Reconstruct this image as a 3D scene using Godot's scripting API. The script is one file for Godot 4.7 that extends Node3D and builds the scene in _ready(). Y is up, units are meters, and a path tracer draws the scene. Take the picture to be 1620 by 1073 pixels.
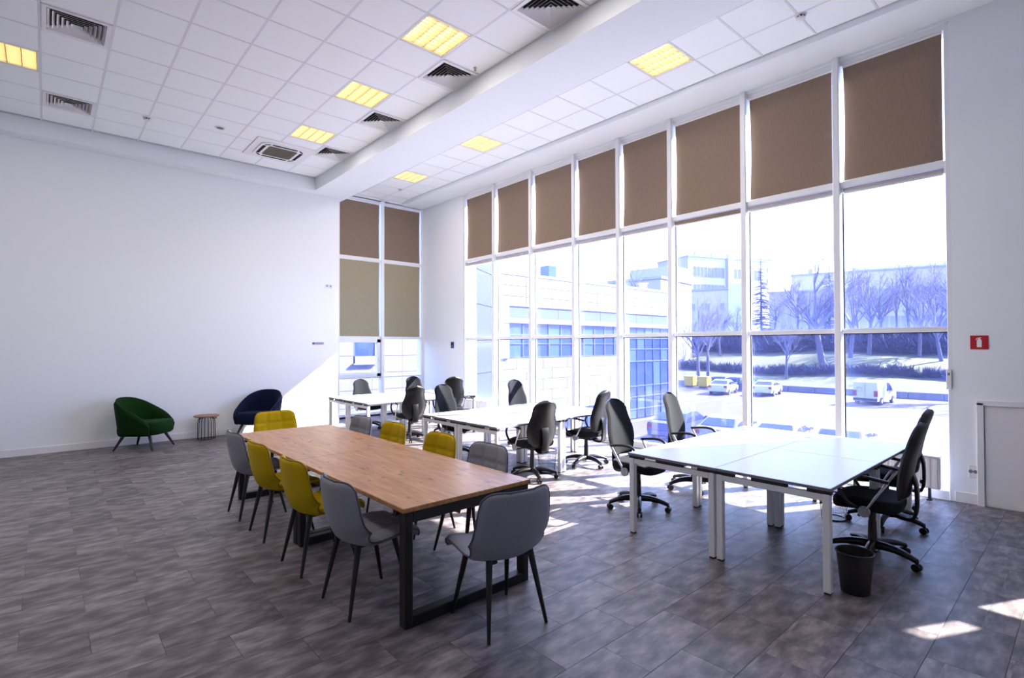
extends Node3D

# ------------------------------------------------------------------ mesh builder
class MB:
	var v := PackedVector3Array()
	var n := PackedVector3Array()
	var uv := PackedVector2Array()
	var idx := PackedInt32Array()
	var xf := Transform3D()
	func vert(p: Vector3, nn: Vector3, t := Vector2.ZERO) -> int:
		v.append(xf * p); n.append((xf.basis * nn).normalized()); uv.append(t)
		return v.size() - 1
	func tri(a: int, b: int, c: int) -> void:
		var f := (v[b] - v[a]).cross(v[c] - v[a])
		if f.dot(n[a] + n[b] + n[c]) > 0.0:
			idx.append_array([a, c, b])
		else:
			idx.append_array([a, b, c])
	func quad(a: Vector3, b: Vector3, c: Vector3, d: Vector3, nn: Vector3) -> void:
		var i := vert(a, nn, Vector2(0, 0)); var j := vert(b, nn, Vector2(1, 0)); var k := vert(c, nn, Vector2(1, 1)); var l := vert(d, nn, Vector2(0, 1))
		tri(i, j, k); tri(i, k, l)
	func poly(pts: Array, nn: Vector3) -> void:
		var first := v.size()
		for p in pts: vert(p, nn)
		for k in range(1, pts.size() - 1): tri(first, first + k, first + k + 1)
	func box(c: Vector3, s: Vector3) -> void:
		var h := s * 0.5
		for ax in 3:
			for sg in [-1.0, 1.0]:
				var nn := Vector3.ZERO; nn[ax] = sg
				var u := (ax + 1) % 3; var w := (ax + 2) % 3
				var p := []
				for q in [[-1, -1], [1, -1], [1, 1], [-1, 1]]:
					var o := Vector3.ZERO
					o[ax] = h[ax] * sg; o[u] = h[u] * q[0]; o[w] = h[w] * q[1]
					p.append(c + o)
				quad(p[0], p[1], p[2], p[3], nn)
	func box2(a: Vector3, b: Vector3) -> void:
		box((a + b) * 0.5, (b - a).abs())
	# box with chamfered edges on all sides
	func cbox(c: Vector3, s: Vector3, e: float) -> void:
		var h := s * 0.5
		for ax in 3:
			var u := (ax + 1) % 3; var w := (ax + 2) % 3
			for sg in [-1.0, 1.0]:
				var nn := Vector3.ZERO; nn[ax] = sg
				var p := []
				for q in [[-1, -1], [1, -1], [1, 1], [-1, 1]]:
					var o := Vector3.ZERO
					o[ax] = h[ax] * sg; o[u] = (h[u] - e) * q[0]; o[w] = (h[w] - e) * q[1]
					p.append(c + o)
				quad(p[0], p[1], p[2], p[3], nn)
			for s1 in [-1.0, 1.0]:
				for s2 in [-1.0, 1.0]:
					var nn := Vector3.ZERO; nn[u] = s1; nn[w] = s2
					var p := []
					for q in [[-1, 0], [1, 0], [1, 1], [-1, 1]]:
						var o := Vector3.ZERO
						o[ax] = (h[ax] - e) * q[0]
						o[u] = (h[u] - (e if q[1] == 1 else 0.0)) * s1; o[w] = (h[w] - (0.0 if q[1] == 1 else e)) * s2
						p.append(c + o)
					quad(p[0], p[1], p[2], p[3], nn.normalized())
		for a in [-1.0, 1.0]:
			for b in [-1.0, 1.0]:
				for d in [-1.0, 1.0]:
					var sg := Vector3(a, b, d)
					poly([c + sg * (h - Vector3(0, e, e)), c + sg * (h - Vector3(e, 0, e)), c + sg * (h - Vector3(e, e, 0))], sg.normalized())
	# grid of points [rows][cols] as a smooth surface; flip turns its outside over
	func grid(g: Array, flip := false, close_u := false, close_v := false) -> void:
		var nr := g.size(); var nc: int = g[0].size()
		var first := v.size()
		for r in nr:
			for c in nc:
				var a: Vector3 = g[(r - 1 + nr) % nr if close_v else max(r - 1, 0)][c]
				var b: Vector3 = g[(r + 1) % nr if close_v else min(r + 1, nr - 1)][c]
				var d: Vector3 = g[r][(c - 1 + nc) % nc if close_u else max(c - 1, 0)]
				var e: Vector3 = g[r][(c + 1) % nc if close_u else min(c + 1, nc - 1)]
				var nn := (e - d).cross(b - a)
				if nn.length_squared() < 1e-16: nn = Vector3.UP
				vert(g[r][c], -nn.normalized() if flip else nn.normalized(), Vector2(float(c) / max(nc - 1, 1), float(r) / max(nr - 1, 1)))
		for r in (nr if close_v else nr - 1):
			for c in (nc if close_u else nc - 1):
				var r2 := (r + 1) % nr; var c2 := (c + 1) % nc
				var i := first + r * nc + c; var j := first + r * nc + c2; var k := first + r2 * nc + c2; var l := first + r2 * nc + c
				tri(i, j, k); tri(i, k, l)
	# tube along points with one radius for each (or one for all)
	func tube(pts: Array, rad, sides := 8, closed := false, caps := true) -> void:
		var m := pts.size()
		var side := Vector3.ZERO
		var first := v.size()
		for k in m:
			var a: Vector3 = pts[(k - 1 + m) % m] if closed else pts[max(k - 1, 0)]
			var b: Vector3 = pts[(k + 1) % m] if closed else pts[min(k + 1, m - 1)]
			var t := (b - a).normalized()
			if side == Vector3.ZERO:
				side = t.cross(Vector3.UP)
				if side.length() < 0.05: side = t.cross(Vector3.RIGHT)
			side = (side - t * side.dot(t)).normalized()
			var up := t.cross(side).normalized()
			var rr: float = rad[k] if rad is Array else rad
			for s in sides:
				var an := TAU * s / sides
				var o := side * cos(an) + up * sin(an)
				vert(pts[k] + o * rr, o)
			if caps and not closed and (k == 0 or k == m - 1):
				var ring := []
				for s in sides:
					var an := TAU * s / sides
					ring.append(pts[k] + (side * cos(an) + up * sin(an)) * rr)
				caps_later.append([ring, -t if k == 0 else t])
		for k in (m if closed else m - 1):
			for s in sides:
				var i := first + k * sides + s; var j := first + k * sides + (s + 1) % sides
				var i2 := first + ((k + 1) % m) * sides + s; var j2 := first + ((k + 1) % m) * sides + (s + 1) % sides
				tri(i, j, j2); tri(i, j2, i2)
		for c in caps_later: poly(c[0], c[1])
		caps_later = []
	var caps_later := []
	# profile of Vector2(radius, height) turned about the y axis at c
	func lathe(prof: Array, c := Vector3.ZERO, seg := 20, flat := false) -> void:
		if flat:
			for k in prof.size() - 1: lathe([prof[k], prof[k + 1]], c, seg)
			return
		var m := prof.size()
		var first := v.size()
		for k in m:
			var a: Vector2 = prof[max(k - 1, 0)]; var b: Vector2 = prof[min(k + 1, m - 1)]
			var d := (b - a).normalized()
			for s in seg:
				var an := TAU * s / seg
				var o := Vector3(cos(an), 0, sin(an))
				vert(c + o * prof[k].x + Vector3(0, prof[k].y, 0), o * d.y + Vector3(0, -d.x, 0))
		for k in m - 1:
			for s in seg:
				var i := first + k * seg + s; var j := first + k * seg + (s + 1) % seg
				tri(i, j, j + seg); tri(i, j + seg, i + seg)
	# outline of Vector2 (x, y), counter-clockwise, drawn out from z0 to z1
	func prism(o: PackedVector2Array, z0: float, z1: float) -> void:
		var m := o.size()
		for k in m:
			var a := o[k]; var b := o[(k + 1) % m]
			var d := (b - a).normalized()
			quad(Vector3(a.x, a.y, z0), Vector3(b.x, b.y, z0), Vector3(b.x, b.y, z1), Vector3(a.x, a.y, z1), Vector3(d.y, -d.x, 0))
		var t := Geometry2D.triangulate_polygon(o)
		for z in [z0, z1]:
			var nn := Vector3(0, 0, 1 if z > min(z0, z1) else -1)
			var first := v.size()
			for p in o: vert(Vector3(p.x, p.y, z), nn)
			for k in range(0, t.size(), 3): tri(first + t[k], first + t[k + 1], first + t[k + 2])
	func done() -> ArrayMesh:
		var arr := []
		arr.resize(Mesh.ARRAY_MAX)
		arr[Mesh.ARRAY_VERTEX] = v; arr[Mesh.ARRAY_NORMAL] = n; arr[Mesh.ARRAY_TEX_UV] = uv; arr[Mesh.ARRAY_INDEX] = idx
		var m := ArrayMesh.new()
		m.add_surface_from_arrays(Mesh.PRIMITIVE_TRIANGLES, arr)
		return m

# ------------------------------------------------------------------ nodes
var used := {}
func numbered(called: String) -> String:
	if not used.has(called):
		used[called] = 0
		return called
	used[called] += 1
	return "%s_%03d" % [called, used[called]]

func tag(o: Node, label: String, category: String, group := "") -> Node:
	o.set_meta("label", label); o.set_meta("category", category)
	if group: o.set_meta("group", group)
	return o

func thing(called: String, label: String, category: String, at := Vector3.ZERO, turn := 0.0, group := "") -> Node3D:
	var o := Node3D.new()
	o.name = numbered(called)
	add_child(o)
	o.position = at; o.rotation.y = turn
	tag(o, label, category, group)
	return o

func part(parent: Node, called: String, mesh: Mesh, m: Material, at := Vector3.ZERO, label := "") -> MeshInstance3D:
	var o := MeshInstance3D.new()
	o.mesh = mesh; o.material_override = m
	if parent == self: o.name = numbered(called)
	else: o.name = called
	parent.add_child(o, true)
	o.position = at
	if label: o.set_meta("label", label)
	return o

func single(called: String, mesh: Mesh, m: Material, at: Vector3, label: String, category: String, group := "") -> MeshInstance3D:
	var o := part(self, called, mesh, m, at)
	tag(o, label, category, group)
	return o

func struct(called: String, mesh: Mesh, m: Material) -> MeshInstance3D:
	var o := MeshInstance3D.new()
	o.name = called; o.mesh = mesh; o.material_override = m
	add_child(o, true)
	o.set_meta("kind", "structure")
	return o

func copy(o: Node3D, label: String, at: Vector3, turn: float) -> Node3D:
	var c: Node3D = o.duplicate()
	c.name = numbered(RegEx.create_from_string("_\\d{3}$").sub(o.name, ""))
	add_child(c)
	c.position = at; c.rotation.y = turn
	c.set_meta("label", label)
	return c

func bx(a: Vector3, b: Vector3) -> ArrayMesh:
	var m := MB.new(); m.box2(a, b)
	return m.done()

# ------------------------------------------------------------------ materials
func mat(c: Color, rough := 0.6, metal := 0.0) -> StandardMaterial3D:
	var m := StandardMaterial3D.new()
	m.albedo_color = c; m.roughness = rough; m.metallic = metal
	return m

func rgb(r: int, g: int, b: int) -> Color:
	return Color(r / 255.0, g / 255.0, b / 255.0)

func noise(sd: int, freq: float, oct := 4) -> FastNoiseLite:
	var f := FastNoiseLite.new()
	f.seed = sd; f.frequency = freq; f.noise_type = FastNoiseLite.TYPE_SIMPLEX_SMOOTH
	f.fractal_octaves = oct
	return f

# a picture computed cell by cell; call(x, y) gives a colour
func picture(w: int, h: int, f: Callable) -> ImageTexture:
	var im := Image.create(w, h, false, Image.FORMAT_RGB8)
	for y in h:
		for x in w: im.set_pixel(x, y, f.call(x, y))
	return ImageTexture.create_from_image(im)

func ring(x: float, size: float) -> Vector2:
	return Vector2(cos(TAU * x / size), sin(TAU * x / size)) * size / TAU

var M := {}

func make_materials() -> void:
	M.wall = mat(Color(0.935, 0.952, 0.972), 0.85)
	M.wall_right = mat(Color(0.935, 0.952, 0.972), 0.85)
	M.trim = mat(Color(0.92, 0.92, 0.93), 0.45)
	M.tile = mat(Color(0.965, 0.978, 0.988), 0.9)
	M.tbar = mat(Color(0.885, 0.89, 0.915), 0.6)
	M.window_frame = mat(Color(0.92, 0.93, 0.95), 0.35)
	M.gasket = mat(Color(0.10, 0.10, 0.14), 0.6)
	M.glass = mat(Color(0.52, 0.60, 1.0, 0.38), 0.02)  # bluish haze over the outdoor view put into the tint, which also dims it
	M.glass.transparency = BaseMaterial3D.TRANSPARENCY_ALPHA
	var wv := noise(5, 0.35, 2)
	M.blind = mat(rgb(140, 121, 106), 0.9)
	M.blind.albedo_texture = picture(256, 256, func(x, y): var k: float = 0.94 + 0.06 * wv.get_noise_2d(x * 1.0, y * 0.05) + 0.03 * (x % 2); return Color(k, k, k))
	M.blind.uv1_triplanar = true; M.blind.uv1_scale = Vector3(1, 1, 1) * 1.3
	M.blind.backlight_enabled = true; M.blind.backlight = Color(0.16, 0.14, 0.12)
	M.blind_low = M.blind.duplicate()
	M.blind_low.albedo_color = rgb(164, 156, 132)
	M.blind_low.backlight = Color(0.2, 0.19, 0.15)
	M.blind_roll = mat(rgb(176, 170, 172), 0.9)
	# floor: stone-look tiles, streaks along x
	M.joint = mat(rgb(104, 101, 104), 0.9)
	M.floor = []
	var a := noise(11, 0.012, 5); var b := noise(12, 0.03, 4); var c := noise(13, 0.2, 2)
	var stone := picture(1024, 512, func(x, y):
		var k: float = 0.5 + 0.85 * a.get_noise_2d(x * 0.45, y * 0.95) + 0.26 * b.get_noise_2d(x * 0.40, y * 1.5) + 0.08 * c.get_noise_2d(x * 0.5, y * 1.4)
		k = clampf(k, 0.0, 1.0)
		return Color(0.57, 0.55, 0.565).lerp(Color(1.0, 0.975, 0.965), k))
	var rg := RandomNumberGenerator.new(); rg.seed = 4
	for k in 12:
		var t := rg.randf_range(0.90, 1.10)
		var m := mat(Color(0.55 * t, 0.53 * t, 0.54 * t), 0.42)
		m.albedo_texture = stone
		m.uv1_triplanar = true; m.uv1_scale = Vector3(0.62, 0.62, 1.25)
		m.uv1_offset = Vector3(rg.randf(), 0, rg.randf())
		m.metallic_specular = 0.42
		M.floor.append(m)
	# oak table top: grain along z, a few knots
	var g1 := noise(21, 0.02, 4); var g2 := noise(22, 0.012, 3); var g3 := noise(23, 0.25, 2)
	var knots := []
	rg.seed = 9
	for k in 26: knots.append(Vector3(rg.randf() * 512, rg.randf() * 1024, rg.randf_range(3, 8)))
	var oak := picture(512, 1024, func(x, y):
		var warp := 0.0; var dark := 0.0
		for q in knots:
			var dx: float = x - q.x; var dy: float = (y - q.y) / 3.2
			var d2: float = dx * dx + dy * dy
			if d2 < 2200.0:
				warp += q.z * 2.5 * exp(-d2 / (q.z * q.z * 7.0)) * signf(dx + 0.01)
				dark = maxf(dark, exp(-d2 / (q.z * q.z * 0.55)))
		var k: float = 0.5 + 0.5 * g1.get_noise_2d((x + warp) * 3.2, y * 0.20) + 0.35 * g2.get_noise_2d((x + warp) * 1.3, y * 0.22) + 0.10 * g3.get_noise_2d(x * 2.0, y * 0.08)
		var plank: float = 0.05 * float(hash(int(x / 85.0) * 7 + 3) % 100) / 100.0
		k = clampf(k + plank, 0.0, 1.0)
		var col := Color(0.60, 0.40, 0.225).lerp(Color(0.80, 0.585, 0.375), k)
		return col.lerp(Color(0.25, 0.15, 0.095), dark * 0.85))
	M.oak = mat(Color(1, 1, 1), 0.34)
	M.oak.albedo_texture = oak
	M.oak.uv1_triplanar = true; M.oak.uv1_scale = Vector3(0.9, 0.9, 0.53)
	M.black_metal = mat(rgb(12, 12, 15), 0.5)
	M.black_leg = mat(rgb(11, 11, 14), 0.5)
	M.desk = mat(Color(0.775, 0.76, 0.775), 0.3)
	M.desk_edge = mat(rgb(120, 122, 135), 0.5)
	M.desk_leg = mat(Color(0.90, 0.91, 0.93), 0.35)
	M.dark_foot = mat(rgb(40, 40, 46), 0.6)
	var fb := noise(31, 0.4, 3)
	var weave := picture(256, 256, func(x, y): var k: float = 0.88 + 0.16 * fb.get_noise_2d(x, y) + 0.04 * ((x / 2 + y / 2) % 2); return Color(k, k, k))
	var tweed := picture(256, 256, func(x, y): var k: float = 0.80 + 0.34 * fb.get_noise_2d(x * 1.6, y * 1.6); return Color(k, k, k))
	M.grey_cloth = cloth(rgb(176, 178, 190), tweed, 0.3)
	M.grey_piping = mat(rgb(84, 84, 98), 0.8)
	M.yellow_cloth = cloth(rgb(206, 172, 12), weave, 0.4)
	M.yellow_piping = mat(rgb(150, 122, 10), 0.8)
	M.brown_seat = cloth(rgb(86, 66, 58), weave, 0.2)
	M.task_cloth = cloth(rgb(30, 33, 40), weave, 0.35)
	M.task_plastic = mat(rgb(14, 15, 19), 0.34)
	M.knob_grey = mat(rgb(168, 172, 180), 0.5)
	M.chrome = mat(Color(0.86, 0.87, 0.9), 0.2, 1.0)
	M.green_velvet = cloth(rgb(14, 52, 12), weave, 0.2)
	M.blue_velvet = cloth(rgb(14, 26, 56), weave, 0.2)
	M.velvet_seam_green = mat(rgb(14, 48, 12), 0.8)
	M.velvet_seam_blue = mat(rgb(10, 22, 52), 0.8)
	M.dark_wood = mat(rgb(34, 28, 34), 0.5)
	M.walnut = mat(rgb(146, 104, 88), 0.5)
	M.bin_black = mat(rgb(16, 16, 18), 0.45)
	M.socket = mat(Color(0.9, 0.9, 0.92), 0.4)
	M.lamp_metal = mat(Color(0.97, 0.94, 0.84), 0.3)
	M.tube_glow = mat(Color(1, 0.95, 0.8), 0.4)
	M.tube_glow.emission_enabled = true; M.tube_glow.emission = Color(1.0, 0.91, 0.66); M.tube_glow.emission_energy_multiplier = 2.2
	M.vent_dark = mat(rgb(14, 18, 28), 0.9)
	M.grille = mat(rgb(104, 98, 84), 0.6)
	M.red_sign = mat(rgb(176, 8, 30), 0.5)
	M.white_print = mat(Color(0.95, 0.95, 0.95), 0.6)
	M.blue_plate = mat(rgb(50, 70, 130), 0.5)
	M.radiator = mat(Color(0.93, 0.93, 0.94), 0.35)

func cloth(c: Color, tex: Texture2D, rim: float) -> StandardMaterial3D:
	var m := mat(c, 0.9)
	m.albedo_texture = tex; m.uv1_triplanar = true; m.uv1_scale = Vector3(4, 4, 4)
	m.rim_enabled = true; m.rim = rim; m.rim_tint = 0.5
	m.metallic_specular = 0.25
	return m

# ------------------------------------------------------------------ the room's measures
const CEIL := 5.40        # lay-in ceiling of the hall
const BEAM := 5.14        # underside of the beam and of the soffit
const STRIP := 5.53       # lay-in ceiling along the windows
const BORDER := 5.45      # smooth border along the windows
const T := 0.635          # module of the ceiling
const BACK := -11.57      # face of the long wall
const FAR := -12.2        # glass line of the small windows
const WX := 7.60          # face of the window wall
const GX := 7.70          # glass line of the big windows
const RX0 := -4.6
const RZ1 := 3.4
const BX0 := 4.34         # beam from .. to
const BX1 := 5.13
const MULLIONS := [-2.22, -3.42, -4.627, -5.665, -6.715, -7.918, -9.13]
const WZ0 := -1.09
const WZ1 := -10.30
const HEAD := 5.40
const T1 := 3.81
const T2 := 1.93

func _ready() -> void:
	# ---- camera, sky, sun, exposure
	var cam := Camera3D.new()
	cam.name = "camera"
	cam.fov = 65.93
	cam.near = 0.05; cam.far = 600.0
	add_child(cam)
	cam.position = Vector3(0, 1.75, 0)
	cam.basis = Basis.from_euler(Vector3(0.01344, -0.72817, -0.00282))
	cam.current = true
	var env := Environment.new()
	env.background_mode = Environment.BG_SKY
	var sky := Sky.new(); var sm := ProceduralSkyMaterial.new()
	sm.sky_top_color = Color(0.58, 0.72, 1.0); sm.sky_horizon_color = Color(0.86, 0.90, 1.0)
	sm.sky_energy_multiplier = 2.2
	sm.ground_bottom_color = Color(0.5, 0.5, 0.55); sm.ground_horizon_color = Color(0.7, 0.7, 0.75)
	sm.ground_energy_multiplier = 1.0
	sky.sky_material = sm
	env.sky = sky
	env.tonemap_mode = Environment.TONE_MAPPER_LINEAR
	env.tonemap_exposure = 1.56
	env.sdfgi_enabled = true; env.ssao_enabled = true; env.ssil_enabled = true
	var we := WorldEnvironment.new()
	we.name = "world_environment"; we.environment = env
	add_child(we)
	var sun := DirectionalLight3D.new()
	sun.name = "sun"
	sun.light_energy = 12.0; sun.light_color = Color(1.0, 0.97, 0.93); sun.light_angular_distance = 0.5
	sun.shadow_enabled = true
	sun.sky_mode = DirectionalLight3D.SKY_MODE_LIGHT_ONLY
	add_child(sun)
	sun.look_at_from_position(Vector3.ZERO, Vector3(-1, -0.78, -0.50), Vector3.UP)

	make_materials()
	build_shell()
	build_floor()
	build_ceiling()
	build_windows()
	build_ceiling_fittings()
	build_outside()
	build_dining()
	build_desks()
	build_task_chairs()
	build_lounge()
	build_small()

# ------------------------------------------------------------------ shell
func build_shell() -> void:
	var m := MB.new()
	m.box2(Vector3(RX0, 0, BACK), Vector3(5.02, 6.0, FAR - 0.1))
	struct("wall_back", m.done(), M.wall)
	m = MB.new()
	# window wall: corner piece by the small windows, then the stretch on the right with two unseen openings added for sun patches
	m.box2(Vector3(WX, -3.2, WZ1), Vector3(8.0, 6.0, FAR - 0.25))
	m.box2(Vector3(WX, 5.42, WZ0), Vector3(8.0, 6.0, WZ1))
	m.box2(Vector3(WX, -3.2, WZ0), Vector3(8.0, 0.0, WZ1))
	m.box2(Vector3(WX, -3.2, WZ0), Vector3(8.0, 6.0, -0.6))
	m.box2(Vector3(WX, -3.2, -0.6), Vector3(7.68, 6.0, 0.92))
	m.box2(Vector3(WX, -3.2, 0.92), Vector3(7.68, 2.00, 1.18))
	m.box2(Vector3(WX, 2.36, 0.92), Vector3(7.68, 2.56, 1.18))
	m.box2(Vector3(WX, 2.92, 0.92), Vector3(7.68, 6.0, 1.18))
	m.box2(Vector3(WX, 2.56, 0.92), Vector3(7.68, 2.92, 1.02))
	m.box2(Vector3(WX, -3.2, 1.18), Vector3(7.68, 6.0, RZ1 + 0.2))
	struct("wall_right", m.done(), M.wall_right)
	m = MB.new()
	m.box2(Vector3(RX0 - 0.2, -0.2, FAR - 0.1), Vector3(RX0, 6.0, RZ1 + 0.2))
	struct("wall_left", m.done(), M.wall)
	m = MB.new()
	m.box2(Vector3(RX0, -0.2, RZ1), Vector3(WX, 6.0, RZ1 + 0.2))
	struct("wall_front", m.done(), M.wall)
	# the small windows stand between the end of the long wall and the corner
	m = MB.new()
	m.box2(Vector3(5.02, 5.44, FAR - 0.1), Vector3(WX, 6.0, FAR + 0.05))
	m.box2(Vector3(5.02, -3.2, FAR - 0.1), Vector3(WX, 0.04, FAR + 0.05))
	struct("wall_far", m.done(), M.wall)
	# baseboards
	m = MB.new()
	m.cbox(Vector3((RX0 + 5.0) / 2, 0.06, BACK + 0.008), Vector3(5.0 - RX0, 0.12, 0.018), 0.004)
	struct("baseboard_back", m.done(), M.trim)
	m = MB.new()
	m.cbox(Vector3(WX - 0.008, 0.06, -0.985), Vector3(0.018, 0.12, 0.20), 0.004)
	m.cbox(Vector3(WX - 0.008, 0.06, -11.25), Vector3(0.018, 0.12, 1.88), 0.004)
	struct("baseboard_right", m.done(), M.trim)
	part(get_node("wall_right"), "access_panel", bx(Vector3(WX - 0.004, 0.13, -12.0), Vector3(WX + 0.01, 1.18, -11.05)), M.wall_right)
	# low access door by the pillar
	m = MB.new()
	var dr := bx(Vector3(WX - 0.012, 0.012, -0.83), Vector3(WX + 0.01, 1.085, 0.20))
	var d := struct("door_1", dr, M.trim)
	m.cbox(Vector3(WX - 0.012, 0.555, -0.865), Vector3(0.045, 1.13, 0.06), 0.004)
	m.cbox(Vector3(WX - 0.012, 1.12, -0.315), Vector3(0.045, 0.06, 1.16), 0.004)
	part(d, "door_frame", m.done(), M.trim)

# ------------------------------------------------------------------ floor
func build_floor() -> void:
	var slab := struct("floor", bx(Vector3(RX0 - 0.2, -0.3, FAR - 0.1), Vector3(WX + 0.02, -0.0035, RZ1 + 0.2)), M.joint)
	var L := 0.635; var W := 0.3175
	var eye := Vector3(0, 1.75, 0)
	var list := []
	var k0 := int(floor((FAR - 0.05 + 1.30) / W)) + 1
	for k in range(k0, 22):
		var z0 := -1.30 + k * W
		if z0 + W > RZ1: continue
		var off := 0.3175 * (posmod(k, 2))
		var x0 := -0.11 + off
		var n0 := int(floor((RX0 - x0) / L))
		for q in range(n0, 30):
			var a: float = max(x0 + q * L, RX0); var b: float = min(x0 + (q + 1) * L, WX)
			if b - a < 0.03: continue
			var c := Vector3((a + b) / 2, 0, z0 + W / 2)
			# seen in the picture?
			var p: Vector3 = (Basis.from_euler(Vector3(0.01344, -0.72817, -0.00282)).inverse() * (c - eye))
			var shown := p.z < -0.6 and absf(p.x / -p.z) < 1.06 and absf(p.y / -p.z) < 0.75 and not (c.z < BACK and c.x < 5.0)
			list.append([p.length() if shown else 1000.0 + p.length(), c, b - a, k * 131 + q * 17])
	list.sort_custom(func(s, t): return s[0] < t[0])
	var full := MB.new()
	full.cbox(Vector3(0, -0.004, 0), Vector3(L - 0.0018, 0.008, W - 0.0018), 0.0008)
	var fm := full.done()
	var rest := {}
	for i in list.size():
		var e: Array = list[i]
		var h: int = absi(hash(e[3])) % 12
		if i < 300 and e[0] < 1000.0:
			var mesh: Mesh = fm
			if e[2] < L - 0.01:
				var q := MB.new(); q.cbox(Vector3(0, -0.004, 0), Vector3(e[2] - 0.0018, 0.008, W - 0.0018), 0.0008); mesh = q.done()
			part(slab, "floor_tile", mesh, M.floor[h], e[1])
		else:
			if not rest.has(h): rest[h] = MB.new()
			rest[h].cbox(e[1] + Vector3(0, -0.004, 0), Vector3(e[2] - 0.0018, 0.008, W - 0.0018), 0.0008)
	var many := ArrayMesh.new()
	for h in rest:
		many.add_surface_from_arrays(Mesh.PRIMITIVE_TRIANGLES, rest[h].done().surface_get_arrays(0))
		many.surface_set_material(many.get_surface_count() - 1, M.floor[h])
	var o := part(slab, "far_floor_tiles", many, null)
	o.set_meta("kind", "stuff")

# ------------------------------------------------------------------ ceiling
const LAMPS := [[3.098, -4.851], [3.098, -6.756], [3.098, -8.661], [-0.7125, -8.661], [3.098, -2.946], [-0.7125, -4.851], [-0.7125, -6.756], [-0.7125, -2.946]]
const STRIP_LAMPS := [[5.75, -3.51], [5.75, -7.32], [5.75, -9.86]]
const VENTS := [[-0.0775, -7.391], [-0.0775, -9.93], [3.733, -5.486], [3.733, -7.391], [3.733, -9.296], [3.733, -3.581]]
func cell_taken(list: Array, x: float, z: float) -> bool:
	for e in list:
		if absf(e[0] - x) < 0.05 and absf(e[1] - z) < 0.05: return true
	return false

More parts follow.
